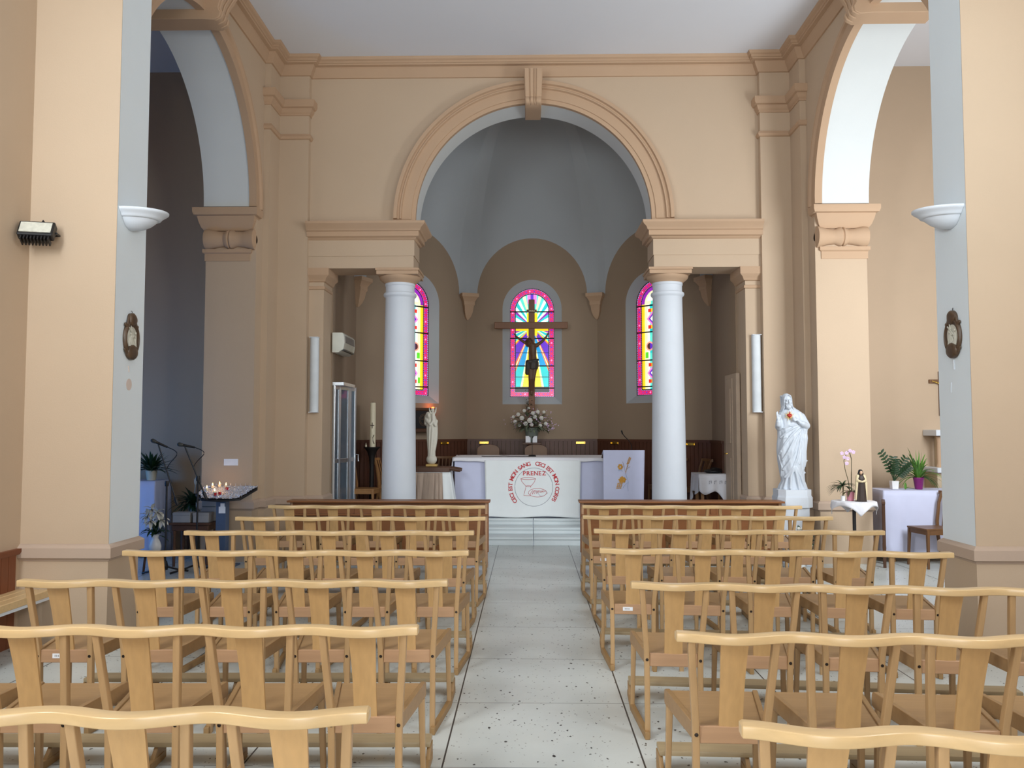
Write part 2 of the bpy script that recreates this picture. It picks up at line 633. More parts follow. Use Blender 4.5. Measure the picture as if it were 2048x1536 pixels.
# nave walls before the piers, with the brown boarding at the foot
for s, nm in ((-1, 'left'), (1, 'right')):
    o = MB().box(min(s * XN, s * 4.2), max(s * XN, s * 4.2), -5.2, 6.4, 0, ZC).build('wall_nave_' + nm, M['wall'])
    struct(o, 'peach plaster nave wall on the %s' % nm)
    o = MB().box(min(s * XP, s * 4.2), max(s * XP, s * 4.2), 6.4, 6.895, 0, ZC)
    # the face towards the nave is painted pale grey
    xs = s * (XP - 0.002)
    o.add([(xs, 6.4, 0.76), (xs, 6.895, 0.76), (xs, 6.895, ZC), (xs, 6.4, ZC)], [(0, 1, 2, 3)], 1)
    o = o.build('wall_pier_' + nm, [M['wall'], M['pierpale']])
    struct(o, 'peach pier on the %s with a pale grey face towards the nave' % nm)
    b = MB()
    y = -5.1
    while y < 6.30:
        b.box(min(s * (XN - 0.018), s * XN), max(s * (XN - 0.018), s * XN), y, y + 0.086, 0.0, 0.70)
        y += 0.09
    moulding(b, [(-XN + 0.0, -5.1), (-XN + 0.0, 6.39)], [(0, 0.69), (0.022, 0.69), (0.035, 0.71), (0.035, 0.735), (0, 0.735)], mirror=s > 0)
    struct(b.build('baseboard_' + nm, M['wains']), 'brown boarding along the foot of the %s nave wall' % nm)
o = MB().box(-4.2, 4.2, -5.2, -5.0, 0, ZC).build('wall_rear', M['wall'])
struct(o, 'peach rear wall of the nave')

# arcade walls with the big side arches
for s, nm in ((-1, 'left'), (1, 'right')):
    poly, side = [], []

    def pt(u, z, mi):
        poly.append((u, z))
        side.append(mi)
    pt(6.78, 0, 0); pt(6.90, 0, 0); pt(6.90, CZ, 0)
    N = 56
    for j in range(N + 1):
        a = pi - pi * j / N
        pt(CY + CR * cos(a), CZ + CR * sin(a), 1 if j < N else 0)
    pt(YJ, CZ, 0); pt(YJ, 0, 0); pt(11.62, 0, 0); pt(11.62, ZC, 0); pt(6.78, ZC, 0)
    wb = MB().prism(poly, 0.0, 0.64, lambda a, t, b: (s * (XW + t), a, b), 0, side)
    struct(wb.build('wall_arcade_' + nm, [M['wall'], M['pale']], angle=25), 'peach wall with a tall round arch into the %s chapel' % nm)
    # archivolt round that arch
    ab = MB()
    prof = [(CR - 0.010, -0.06), (CR - 0.010, 0.03), (CR + 0.045, 0.03), (CR + 0.06, 0.018), (CR + 0.15, 0.018), (CR + 0.165, 0.045), (CR + 0.20, 0.05), (CR + 0.215, 0.0), (CR + 0.02, -0.01), (CR + 0.02, -0.06)]
    arch_ring(ab, CY, CZ, prof, lambda u, o_, z: (s * (XW - o_), u, z), n=64)
    struct(ab.build('trim_archivolt_' + nm, M['trim'], angle=9), 'moulded archivolt of the %s side arch' % nm)
    # impost with roll at the far jamb
    ib = MB()
    path = [(-4.16, 10.62), (-4.16, YJ), (-XW - .085, YJ), (-XW - .085, 10.46)]
    moulding(ib, path, [(-.02, 3.775), (0.012, 3.775), (0.012, 3.865), (0.035, 3.88), (0.035, 3.925), (-.02, 3.93)], mirror=s > 0)
    moulding(ib, path, [(-.02, 4.15), (0.02, 4.16), (0.05, 4.20), (0.075, 4.27), (0.09, 4.335), (0.12, 4.345), (0.135, 4.38), (0.135, 4.435), (-.02, 4.44)], mirror=s > 0)
    rp = [(0.125, 0.0), (0.13, 0.05), (0.105, 0.16), (0.095, 0.24), (0.12, 0.285), (0.12, 0.30), (0.105, 0.31), (0.12, 0.325), (0.12, 0.345), (0.095, 0.40), (0.105, 0.50), (0.135, 0.60), (0.135, 0.625), (0.05, 0.64)]
    rings = []
    for r_, x_ in rp:
        rings.append([(s * (4.16 - x_), YJ - 0.0 + r_ * 0.95 * cos(2 * pi * j / 24), 4.05 + r_ * sin(2 * pi * j / 24)) for j in range(24)])
    ib.loft(rings)
    struct(ib.build('trim_impost_' + nm, M['trim'], angle=30), 'moulded impost with a rolled bolster under the %s side arch' % nm)
    # keystone of the side arch
    kb = MB()
    kp = [(-0.33, 6.45), (0.0, 6.45), (0.66, 6.45), (0.66, 5.98), (0.0, 5.98), (-0.13, 5.97), (-0.185, 6.0), (-0.20, 6.05), (-0.17, 6.10), (-0.19, 6.17), (-0.25, 6.27), (-0.30, 6.34)]
    kb.prism([(a, b) for a, b in kp], CY - 0.13, CY + 0.13, lambda a, t, b: (s * (XW + a), t, b))
    for q in (-0.085, 0.0, 0.085):
        kb.prism([(a - (0.02 if a < -0.1 else 0), b) for a, b in kp if a < 0.1], CY + q - 0.028, CY + q + 0.028, lambda a, t, b: (s * (XW + a), t, b))
    struct(kb.build('trim_keystone_' + nm, M['trim'], bevel=0.006), 'fluted scroll keystone of the %s side arch' % nm)
    # chapel behind the arch
    xo = 7.2
    cb = MB().box(min(s * xo, s * 7.4), max(s * xo, s * 7.4), 6.62, 11.6, 0, ZC)
    cb.box(min(s * 4.16, s * 7.4), max(s * 4.16, s * 7.4), 11.38, 11.6, 0, ZC)
    cb.box(min(s * 4.2, s * 7.4), max(s * 4.2, s * 7.4), 6.62, 6.82, 0, ZC)
    struct(cb.build('wall_chapel_' + nm, M['wall']), 'peach walls of the %s side chapel' % nm)

# corner pilasters of the nave
for s, nm in ((-1, 'left'), (1, 'right')):
    pb = MB()
    pb.prism([(-XW, 10.6), (-3.44, 10.6), (-3.44, 11.0), (-3.04, 11.0), (-3.04, 11.4), (-XW, 11.4)], 0, ZC, lambda a, t, b: (-s * a, b, t))
    pth = [(-XW, 10.6), (-3.44, 10.6), (-3.44, 11.0), (-3.04, 11.0), (-3.04, YE)]
    moulding(pb, pth, [(-.01, 5.89), (0.014, 5.895), (0.014, 5.915), (0.03, 5.93), (0.045, 5.965), (0.045, 5.985), (0.07, 5.995), (0.085, 6.025), (0.085, 6.09), (-.01, 6.095)], mirror=s > 0, mi=1)
    moulding(pb, pth, [(-.01, 5.56), (0.02, 5.57), (0.035, 5.60), (0.02, 5.635), (-.01, 5.64)], mirror=s > 0, mi=1)
    struct(pb.build('wall_pilaster_' + nm, [M['wall'], M['trim']]), 'corner pilaster with two moulded bands on the %s of the chancel arch' % nm)
    # square half pillar below the beam
    qb = MB().box(min(s * 2.84, s * 3.06), max(s * 2.84, s * 3.06), 11.12, 11.62, 0, 3.82)
    moulding(qb, [(-3.04, 11.12), (-2.84, 11.12), (-2.84, 11.6)], [(-.01, 3.53), (0.015, 3.54), (0.015, 3.575), (-.005, 3.585), (-.005, 3.635), (0.02, 3.645), (0.04, 3.69), (0.075, 3.72), (0.08, 3.73), (0.08, 3.82), (-.01, 3.82)], mirror=s > 0, mi=1)
    struct(qb.build('wall_half_pillar_' + nm, [M['wall'], M['trim']]), 'square half pillar carrying the %s end of the chancel beams' % nm)
    # beam between the half pillar and the round column
    bb = MB().box(min(s * 1.605, s * 3.06), max(s * 1.605, s * 3.06), 11.05, 11.58, 3.98, 4.42)
    bb.box(min(s * 1.615, s * 3.06), max(s * 1.615, s * 3.06), 11.06, 11.57, 3.815, 3.985)
    pth = [(-3.05, 11.05), (-1.605, 11.05), (-1.605, 11.58), (-2.82, 11.58)]
    moulding(bb, pth, [(-.01, 4.19), (0.012, 4.20), (0.03, 4.225), (0.06, 4.235), (0.065, 4.24), (0.065, 4.30), (0.085, 4.31), (0.10, 4.345), (0.14, 4.375), (0.155, 4.395), (0.155, 4.425), (-.01, 4.43)], mirror=s > 0, mi=1)
    struct(bb.build('wall_beam_' + nm, [M['wall'], M['trim']]), 'plastered beam with a moulded cornice on the %s column' % nm)

# chancel arch wall
poly, side = [], []
for j in range(73):
    a = pi - pi * j / 72
    poly.append((1.60 * cos(a), 4.48 + 1.60 * sin(a)))
    side.append(1 if j < 72 else 0)
poly += [(1.60, 4.42), (3.54, 4.42), (3.54, ZC), (-3.54, ZC), (-3.54, 4.42), (-1.60, 4.42)]
side += [0, 0, 0, 0, 0, 1]
side[72] = 1
wb = MB().prism(poly, 0, 0.5, lambda a, t, b: (a, YE + t, b), 0, side)
struct(wb.build('wall_chancel_arch', [M['wall'], M['pale']], angle=25), 'peach wall over the chancel with the big round arch')
ab = MB()
arch_ring(ab, 0, 4.48, [(1.592, -0.03), (1.592, 0.035), (1.645, 0.035), (1.65, 0.05), (1.775, 0.05), (1.785, 0.085), (1.80, 0.085), (1.81, 0.07), (1.83, 0.07), (1.84, 0.105), (1.885, 0.105), (1.895, -0.01), (1.62, -0.03)], lambda u, o_, z: (u, YE - o_, z), n=72)
ab.box(-1.9, -1.592, YE - 0.04, YE + 0.02, 4.42, 4.485).box(1.592, 1.9, YE - 0.04, YE + 0.02, 4.42, 4.485)
struct(ab.build('trim_archivolt_chancel', M['trim'], angle=9), 'moulded archivolt of the chancel arch')
kb = MB()
kp = [(10.80, 6.44), (11.3, 6.44), (11.62, 6.44), (11.62, 6.045), (11.1, 5.99), (10.93, 5.985), (10.885, 6.0), (10.87, 6.035), (10.885, 6.075), (10.91, 6.09), (10.90, 6.12), (10.865, 6.2), (10.83, 6.32), (10.805, 6.40)]


def kmap(a, t, b):
    return (t * (0.86 + 0.14 * (b - 5.98) / 0.46), a, b)


kb.prism(kp, -0.125, 0.125, kmap)
for q0, q1 in ((-0.118, -0.06), (-0.045, 0.0), (0.012, 0.03), (0.045, 0.118)):
    kb.prism([(a - (0.016 if a < 11.0 else 0), b) for a, b in kp if a < 11.2], q0, q1, kmap)
struct(kb.build('trim_keystone_chancel', M['trim'], bevel=0.005), 'fluted scroll keystone of the chancel arch')

# one cornice right round the nave under the ceiling
cb = MB()
half = [(-XN, -5.0), (-XN, 6.4), (-XP, 6.4), (-XP, 6.895), (-XW, 6.895), (-XW, 10.6), (-3.44, 10.6), (-3.44, 11.0), (-3.04, 11.0), (-3.04, YE)]
path = half + [(-x, y) for x, y in reversed(half)]
moulding(cb, path, [(-.01, 6.44), (0.02, 6.445), (0.035, 6.48), (0.065, 6.53), (0.075, 6.56), (0.075, 6.575), (0.12, 6.585), (0.125, 6.60), (0.14, 6.605), (0.14, 6.63), (0.165, 6.645), (0.175, 6.665), (0.175, ZC + .01), (-.01, ZC + .01)])
struct(cb.build('trim_cornice', M['trim'], angle=25), 'rose beige cornice under the ceiling of the nave')

# base mouldings of the piers and pilasters
for s, nm in ((-1, 'left'), (1, 'right')):
    bb = MB()
    prof = [(-.01, 0.625), (0.006, 0.635), (0.012, 0.65), (0.03, 0.655), (0.035, 0.66), (0.035, 0.735), (0.022, 0.75), (0.0, 0.765), (-.01, 0.765)]
    moulding(bb, [(-XN, 6.4), (-XP, 6.4), (-XP, 6.895), (-XW - .3, 6.895)], prof, mirror=s > 0)
    moulding(bb, [(-4.16, 10.62), (-4.16, YJ), (-XW, YJ), (-XW, 10.6), (-3.44, 10.6), (-3.44, 11.0), (-3.04, 11.0), (-3.04, 11.12), (-2.84, 11.12), (-2.84, 11.6)], prof, mirror=s > 0)
    struct(bb.build('trim_base_' + nm, M['basetrim']), 'base moulding along the piers on the %s' % nm)

# round columns
for s, nm in ((-1, 'left'), (1, 'right')):
    t = thing('column', 'white round column standing %s of the altar' % nm, 'column', (s * 1.835, 11.33, 0), 0, 'white columns of the chancel')
    prof = []
    for k in range(17):
        f = k / 16
        prof.append((0.236 - 0.037 * f ** 1.35, 0.12 + f * 3.32))
    prof += [(0.205, 3.45), (0.222, 3.465), (0.228, 3.485), (0.222, 3.505), (0.204, 3.515), (0.198, 3.53), (0.198, 3.60), (0.206, 3.61), (0.206, 3.645)]
    MB().lathe([(0.0, 0.12)] + prof, 48).build('shaft', M['white'], t)
    MB().lathe([(0.0, 3.64), (0.212, 3.64), (0.222, 3.655), (0.25, 3.675), (0.275, 3.70), (0.283, 3.725), (0.28, 3.735), (0, 3.735)], 48).build('capital', M['trim'], t)
    MB().box(-.283, .283, -.283, .283, 3.733, 3.785).box(-.295, .295, -.295, .295, 3.785, 3.818).build('abacus', M['trim'], t, bevel=0.004)
    MB().box(-.3, .3, -.3, .3, 0, 0.06).lathe([(0, 0.06), (0.29, 0.06), (0.305, 0.08), (0.29, 0.10), (0.25, 0.125), (0, .125)], 40).build('base', M['white'], t)

# chancel side walls, apse facets
for s, nm in ((-1, 'left'), (1, 'right')):
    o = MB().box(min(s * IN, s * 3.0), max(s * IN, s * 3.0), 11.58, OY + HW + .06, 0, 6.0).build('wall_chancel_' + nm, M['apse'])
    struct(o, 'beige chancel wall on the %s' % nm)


def facet(ang):
    m = Matrix.Translation((0, OY, 0)) @ Matrix.Rotation(ang, 4, 'Z')
    return lambda x, y, z: m @ Vector((x, IN + y, z))


def win_outline(w_, zb, zt, n=28):
    r = w_ / 2
    return [(-r, zb), (r, zb)] + [(r * cos(pi * j / n), zt - r + r * sin(pi * j / n)) for j in range(n + 1)]


FAC = ((0.0, 'center'), (radians(45), 'left'), (radians(-45), 'right'))
for ang, nm in FAC:
    mp = facet(ang)
    wb = MB()
    outer = [(-HW - .02, 0.2), (HW + .02, 0.2), (HW + .02, 5.6), (-HW - .02, 5.6)]
    o1 = win_outline(1.06, 2.09, 4.325)
    o2 = win_outline(0.80, 2.225, 4.19)
    tri = tessellate_polygon([[Vector((a, b, 0)) for a, b in outer], [Vector((a, b, 0)) for a, b in o1]])
    vs = [mp(a, 0, b) for a, b in outer + o1]
    wb.add(vs, [tuple(t) for t in tri], 0)
    wb.loft([[mp(a, 0, b) for a, b in o1], [mp(a, 0.12, b) for a, b in o2]], caps=False, mi=1)
    wb.loft([[mp(a, 0.12, b) for a, b in o2], [mp(a, 0.30, b) for a, b in o2]], caps=False, mi=1)
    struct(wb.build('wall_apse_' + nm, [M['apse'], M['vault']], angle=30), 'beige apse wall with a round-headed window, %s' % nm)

# boarding of the apse and the chancel walls
wb = MB()
for ang, nm in FAC:
    mp = facet(ang)
    k = 0
    n = 30
    for k in range(n):
        x0 = -HW + 2 * HW * k / n + 0.004
        x1 = -HW + 2 * HW * (k + 1) / n - 0.004
        v = [mp(x, y, z) for z in (ZF, 1.44) for y in (-0.03, 0.0) for x in (x0, x1)]
        wb.add(v, [(0, 2, 3, 1), (4, 5, 7, 6), (0, 1, 5, 4), (2, 6, 7, 3), (0, 4, 6, 2), (1, 3, 7, 5)])
    v = [mp(x, y, z) for z in (1.435, 1.475) for y in (-0.045, 0.0) for x in (-HW + .015, HW - .015)]
    wb.add(v, [(0, 2, 3, 1), (4, 5, 7, 6), (0, 1, 5, 4), (2, 6, 7, 3), (0, 4, 6, 2), (1, 3, 7, 5)])
for s in (-1, 1):
    wb.box(min(s * 2.79, s * 2.82), max(s * 2.79, s * 2.82), 12.36, 13.12, ZF, 1.44)
    wb.box(min(s * 2.775, s * 2.82), max(s * 2.775, s * 2.82), 12.36, 13.12, 1.435, 1.475)
struct(wb.build('trim_wainscot_apse', M['wainsdark']), 'dark brown vertical boarding round the foot of the apse')

# vault: eight gores from the lunette arches to the crown
vb = MB()
NA, NV = 28, 26
for k in range(8):
    m = Matrix.Rotation(radians(45 * k), 4, 'Z')
    rings = []
    for i in range(NV + 1):
        v = i / NV
        ring = []
        for j in range(-3, NA + 4):
            a = pi * max(0, min(NA, j)) / NA
            d0 = Vector((0.985 * cos(a), IN, 1.03 * sin(a)))
            if j < 0:
                d0.x = 0.985 + (HW - 0.985) * -j / 3
            elif j > NA:
                d0.x = -0.985 - (HW - 0.985) * (j - NA) / 3
            r0 = d0.length
            d0 = d0 / r0
            om = math.acos(max(-1, min(1, d0.z)))
            if om < 1e-4:
                d = Vector((0, 0, 1))
            else:
                d = (d0 * sin((1 - v) * om) + Vector((0, 0, 1)) * sin(v * om)) / sin(om)
            r = (r0 + (CRAD - r0) * min(1, v * 2.0)) * (1 + 0.045 * sin(pi * min(1, v * 1.25)) * (1 - abs(cos(a)) ** 3))
            p = m @ (d * r)
            ring.append((p.x, p.y + OY, p.z + ZS))
        rings.append(ring)
    vb.loft(rings, caps=False, closed=False)
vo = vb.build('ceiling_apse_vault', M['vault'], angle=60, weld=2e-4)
bm = bmesh.new()
bm.from_mesh(vo.data)
bmesh.ops.bisect_plane(bm, geom=bm.verts[:] + bm.edges[:] + bm.faces[:], plane_co=(0, 11.59, 0), plane_no=(0, -1, 0), clear_outer=True)
bm.to_mesh(vo.data)
bm.free()
struct(vo, 'grey white ribbed half dome over the apse')

# corbels at the corners of the apse
for s in (-1, 1):
    for k, a in enumerate((22.5, 67.5)):
        th = radians(90) - s * radians(a)
        cxy = Vector((cos(th), sin(th))) * (CRAD - 0.02)
        side_v = Vector((-sin(th), cos(th)))
        mb = MB()
        rings = []
        for z, wd, dp in ((3.60, 0.015, 0.02), (3.66, 0.05, 0.06), (3.74, 0.075, 0.09), (3.84, 0.085, 0.11), (3.86, 0.10, 0.125), (3.90, 0.10, 0.125), (3.92, 0.105, 0.12), (3.98, 0.135, 0.16), (4.00, 0.155, 0.185), (4.06, 0.155, 0.185)):
            rings.append([(c.x, c.y + OY, z) for c in (cxy + side_v * wd + Vector((cos(th), sin(th))) * .06, cxy - side_v * wd + Vector((cos(th), sin(th))) * .06, cxy - side_v * wd - Vector((cos(th), sin(th))) * dp, cxy + side_v * wd - Vector((cos(th), sin(th))) * dp)])
        mb.loft(rings)
        struct(mb.build('trim_corbel_%d' % (2 * (s > 0) + k + 1), M['trim']), 'tapered corbel under the apse vault, %s %s' % ('left' if s < 0 else 'right', 'of the middle window' if k == 0 else 'side wall'))


# ------------------------------------------------------------------ stained glass
def glassmat():
    m, nt, b = new_mat('stained_glass')
    at = nt.nodes.new('ShaderNodeAttribute')
    at.attribute_name = 'pane'
    n = nt.nodes.new('ShaderNodeTexNoise')
    n.inputs['Scale'].default_value = 9
    tc = nt.nodes.new('ShaderNodeTexCoord')
    nt.links.new(tc.outputs['Object'], n.inputs['Vector'])
    mr = nt.nodes.new('ShaderNodeMapRange')
    mr.inputs['To Min'].default_value = 0.7
    mr.inputs['To Max'].default_value = 1.25
    nt.links.new(n.outputs['Fac'], mr.inputs['Value'])
    mx = nt.nodes.new('ShaderNodeVectorMath')
    mx.operation = 'SCALE'
    nt.links.new(at.outputs['Color'], mx.inputs[0])
    nt.links.new(mr.outputs[0], mx.inputs['Scale'])
    nt.links.new(mx.outputs[0], b.inputs['Emission Color'])
    nt.links.new(at.outputs['Color'], b.inputs['Base Color'])
    b.inputs['Emission Strength'].default_value = 1.0
    b.inputs['Roughness'].default_value = 0.2
    return m


M['stained'] = glassmat()
PAL = {'lead': (10, 14, 18), 'pink': (186, 26, 112), 'rose': (214, 44, 106), 'purple': (140, 40, 170), 'violet': (96, 48, 190), 'lblue': (120, 190, 236), 'cyan': (30, 200, 200),
       'aqua': (90, 226, 206), 'white': (246, 250, 236), 'cream': (250, 246, 190), 'yellow': (252, 222, 40), 'gold': (252, 200, 30), 'orange': (240, 110, 40), 'blue': (60, 80, 220),
       'green': (90, 210, 50), 'brown': (70, 40, 40), 'salmon': (240, 160, 140), 'lpink': (250, 130, 210), 'red': (226, 50, 40), 'sky': (20, 150, 210)}
PAL = {k: lin(v)[:3] for k, v in PAL.items()}


def border_col(e, s, side_seed):
    """e: 0 at the outer edge .. 1 at the inner lead; s: running length"""
    if e > 0.85:
        return 'lead'
    k = math.floor(s / 0.078)
    d = math.hypot((s / 0.078 - k - 0.5) * 0.078, (e - 0.47) * 0.105)
    if d < 0.017:
        return ('purple', 'lpink', 'violet', 'purple')[(k * 7 + side_seed) % 4]
    if d < 0.026:
        return 'red'
    if e < 0.17 or e > 0.76:
        return 'lblue' if (s / 0.039) % 1 > 0.45 and (e < 0.13 or e > 0.80) else 'pink'
    return 'rose' if abs(s / 0.078 - k - 0.5) > 0.42 else 'pink'


def pane(u, z, centre):
    """colour of the leaded window at u (-.4 .. .4), z (0 .. 1.965)"""
    Rr, zs = 0.40, 1.565
    bw = 0.105
    # distance to the outer edge
    if z > zs:
        rr = math.hypot(u, z - zs)
        e, s = (Rr - rr) / bw, zs + Rr * math.atan2(z - zs, abs(u))
    else:
        e, s = (Rr - abs(u)) / bw, z
    if z < bw and z / bw < e:
        e, s = z / bw, Rr - abs(u)
    bars = (0.16, 0.56, 1.06, 1.545) if centre else (0.15, 0.60, 1.08, 1.54)
    for bz in bars:
        if abs(z - bz) < 0.011:
            return 'lead'
    if e < 0:
        return None
    if e < 1:
        return border_col(e, s, int(u > 0))
    if centre:
        if z < 0.185:
            return 'lead'
        for bz in (0.36, 0.80):
            if abs(z - bz) < 0.004:
                return 'lead'
        cz = 1.27
        dx, dz = abs(u), z - cz
        if dx < 0.085 and dz > 0.42:
            return 'lpink' if dx > 0.03 else 'violet'
        if (abs(dz) < 0.075 or (dx < 0.092 and -0.16 < dz < 0.25)):
            return 'yellow' if abs(dz) > 0.05 or dx < 0.09 else 'gold'
        a = math.degrees(math.atan2(dz, dx))
        if dz > 0:
            seq = ((20, 'aqua'), (30, 'white'), (38, 'cyan'), (45, 'purple'), (52, 'white'), (60, 'cyan'), (66, 'white'), (72, 'aqua'), (78, 'cream'), (84, 'aqua'), (90, 'cyan'))
        else:
            a = -a
            seq = ((10, 'aqua'), (15, 'cream'), (21, 'purple'), (24, 'cream'), (33, 'cyan'), (38, 'cream'), (42, 'cyan'), (45, 'yellow'), (48, 'orange'), (65, 'violet'), (67, 'orange'), (68.5, 'cream'), (70, 'orange'), (79, 'cyan' if z < .56 else 'sky'), (81, 'cream'), (90, 'yellow'))
        for lim, c in seq:
            if a <= lim:
                return c
        return 'cream'
    # side windows: yellow frame, cream field, turquoise middle, two lozenges and a quatrefoil
    zi = z
    au = abs(u)
    if z > zs:
        rr = math.hypot(u, z - zs)
        if rr > 0.235:
            return 'purple'
        if rr > 0.2:
            return 'cream'
        return 'white' if z > zs + .05 else ('cream' if au > .1 else 'aqua')
    for cz, h in ((0.38, 0.2), (1.31, 0.2)):
        d = au / 0.19 + abs(z - cz) / h
        if d < 0.62:
            return 'sky' if d < 0.3 else 'white'
        if d < 0.80:
            return 'violet'
        if d < 1.0:
            return 'lpink'
        if au < 0.16 and abs(z - cz) < 0.17 and abs(z - cz) > 0.11:
            return 'red' if au > 0.1 else 'gold'
    for qx, qz in ((0.13, 0), (0, 0.13), (0, -0.13)):
        d = math.hypot(au - qx, z - 0.84 - qz)
        if d < 0.055:
            return 'brown' if (au > .13 or qx == 0) else 'violet'
        if d < 0.08:
            return 'salmon'
    if math.hypot(au, z - 0.84) < 0.11:
        return 'sky'
    if au > 0.262:
        return 'gold'
    if au > 0.235:
        return 'yellow'
    if abs(z - 0.69) < 0.05 and 0.16 < au < 0.225:
        return 'green'
    if abs(z - 0.26) < 0.05 and 0.19 < au < 0.24 and u > 0:
        return 'green'
    if au < 0.13:
        return 'aqua' if math.floor(z / 0.12) % 3 else 'cyan'
    return 'cream' if au > 0.18 else 'white'


WN = 0
for ang, nm in FAC:
    WN += 1
    mp = facet(ang)
    nx, nz = 144, 354
    du, dz = 0.80 / nx, 1.965 / nz
    me = bpy.data.meshes.new('window_%d' % WN)
    idx, vs, fs, cols = {}, [], [], []

    def vid(i, j):
        if (i, j) not in idx:
            idx[(i, j)] = len(vs)
            vs.append(tuple(mp(-0.40 + i * du, 0.15, 2.225 + j * dz)))
        return idx[(i, j)]
    for j in range(nz):
        for i in range(nx):
            c = pane(-0.40 + (i + .5) * du, (j + .5) * dz, ang == 0)
            if c is None:
                continue
            fs.append((vid(i, j), vid(i + 1, j), vid(i + 1, j + 1), vid(i, j + 1)))
            cols.append(PAL[c])
    me.from_pydata(vs, [], fs)
    at = me.attributes.new('pane', 'FLOAT_COLOR', 'FACE')
    at.data.foreach_set('color', [x for c in cols for x in (c[0], c[1], c[2], 1.0)])
    me.materials.append(M['stained'])
    o = bpy.data.objects.new('window_%d' % WN, me)
    COL.objects.link(o)
    struct(o, ('stained glass window with rays behind the cross', 'stained glass window with lozenges behind the left column', 'stained glass window with lozenges behind the right column')[WN - 1])
    fb = MB()
    ol = win_outline(0.80, 2.225, 4.19, 40)
    pth = [mp(a, 0.138, b) for a, b in ol]
    fb.tube(pth + [pth[0]], 0.010, 6)
    for bz in ((0.16, 0.56, 1.06, 1.545) if ang == 0 else (0.15, 0.60, 1.08, 1.54)):
        fb.tube([mp(-0.40, 0.138, 2.225 + bz), mp(0.40, 0.138, 2.225 + bz)], 0.009, 6)
    fb.build('window_frame', M['black'], o)

# right door in the chancel wall, folding glass door on the left
d = MB().box(2.775, 2.83, 11.42, 12.07, ZF - .31, 2.42).box(2.765, 2.79, 11.62, 11.98, 0.0, 2.36)
d = d.build('door_1', M['doorp'], bevel=0.006)
struct(d, 'beige door at the right end of the chancel')
MB().box(2.755, 2.768, 11.70, 11.90, 1.45, 2.22).box(2.755, 2.768, 11.70, 11.90, 0.5, 1.25).build('door_panel', M['doorp'], d, bevel=0.004)
MB().tube([(2.765, 11.93, 1.3), (2.73, 11.93, 1.3), (2.73, 11.85, 1.3)], 0.009).build('door_handle', M['brass'], d)

pts = [(-2.80, 11.60), (-2.77, 11.80), (-2.70, 12.10), (-2.735, 12.30), (-2.66, 12.42)]
d = MB().box(-2.83, -2.66, 11.6, 12.36, 2.26, 2.31).build('door_2', M['alu'], bevel=0.004)
struct(d, 'folding glass door with aluminium frames at the left end of the chancel')
for k in range(4):
    a, b = Vector(pts[k]), Vector(pts[k + 1])
    fr = MB()
    dirv = (b - a).normalized()
    for q in (a + dirv * .02, b - dirv * .02):
        fr.obox((q.x, q.y, 1.28), (0.034, 0.034, 1.96), (0, 0, math.atan2(dirv.y, dirv.x)))
    for z in (0.32, 1.2, 2.24):
        mid = (a + b) / 2
        fr.obox((mid.x, mid.y, z), ((b - a).length, 0.03, 0.06), (0, 0, math.atan2(dirv.y, dirv.x)))
    leaf = fr.build('leaf_frame', M['alu'], d, bevel=0.004)
    mid = (a + b) / 2
    MB().obox((mid.x, mid.y, 1.28), ((b - a).length - .05, 0.008, 1.94), (0, 0, math.atan2(dirv.y, dirv.x))).build('glass_pane', M['glass'], leaf)
MB().tube([(-2.66, 12.40, 1.27), (-2.61, 12.40, 1.27), (-2.61, 12.40, 1.17)], 0.009).build('door_handle', M['alu'], d)


# ================================================================== rows of joined chairs
PITCH = 0.467


def rail_y(x):
    return -0.085 - 0.026 * cos(2 * pi * x / PITCH)


def post_mb(s):
    mb = MB()
    pts = [(s * 0.140, 0.012, 0.0), (s * 0.140, 0.010, 0.20), (s * 0.141, 0.004, 0.38), (s * 0.144, -0.006, 0.47), (s * 0.152, -0.027, 0.58), (s * 0.160, -0.050, 0.69), (s * 0.167, -0.074, 0.806)]
    mb.sweep(pts, rect_sec(0.0145, 0.0165, 0.004), up=(0, 1, 0))
    return mb


def leg_mb(s):
    mb = MB()
    mb.sweep([(s * 0.200, 0.43, 0.0), (s * 0.196, 0.415, 0.2), (s * 0.192, 0.40, 0.395)], rect_sec(0.0135, 0.017, 0.004), up=(0, 1, 0), scale=[0.85, 0.95, 1.1])
    return mb


def splat_mb():
    mb = MB()
    rings = []
    for k in range(9):
        f = k / 8
        z = 0.395 + f * 0.412
        wd = 0.049 + 0.0065 * f - 0.004 * sin(pi * f)
        yc = 0.004 - 0.105 * f ** 1.35 + 0.006
        ring = []
        for a in (-1, -0.5, 0, 0.5, 1):
            ring.append((a * wd, yc - 0.004 * (1 - a * a) - 0.006, z))
        for a in (1, 0.5, 0, -0.5, -1):
            ring.append((a * wd, yc - 0.004 * (1 - a * a) + 0.006, z))
        rings.append(ring)
    mb.loft(rings)
    return mb


def seat_mb():
    mb = MB()
    pl = [(-0.132, 0.015), (0.132, 0.015), (0.186, 0.425), (-0.186, 0.425)]
    mb.prism(pl, 0.0, 0.012, lambda a, t, b: (a, b, 0.432 + 0.012 * b / 0.43 + t))
    return mb


def siderail_mb(s):
    mb = MB()
    prof = [(-0.004, 0.385), (-0.004, 0.452), (0.42, 0.464), (0.432, 0.458), (0.437, 0.446), (0.437, 0.40), (0.425, 0.392)]

    def mp(a, t, b):
        return (s * (0.1275 + 0.060 * a / 0.43 + t), a, b)
    mb.prism(prof, 0.0, 0.022, mp)
    return mb


BP = {}


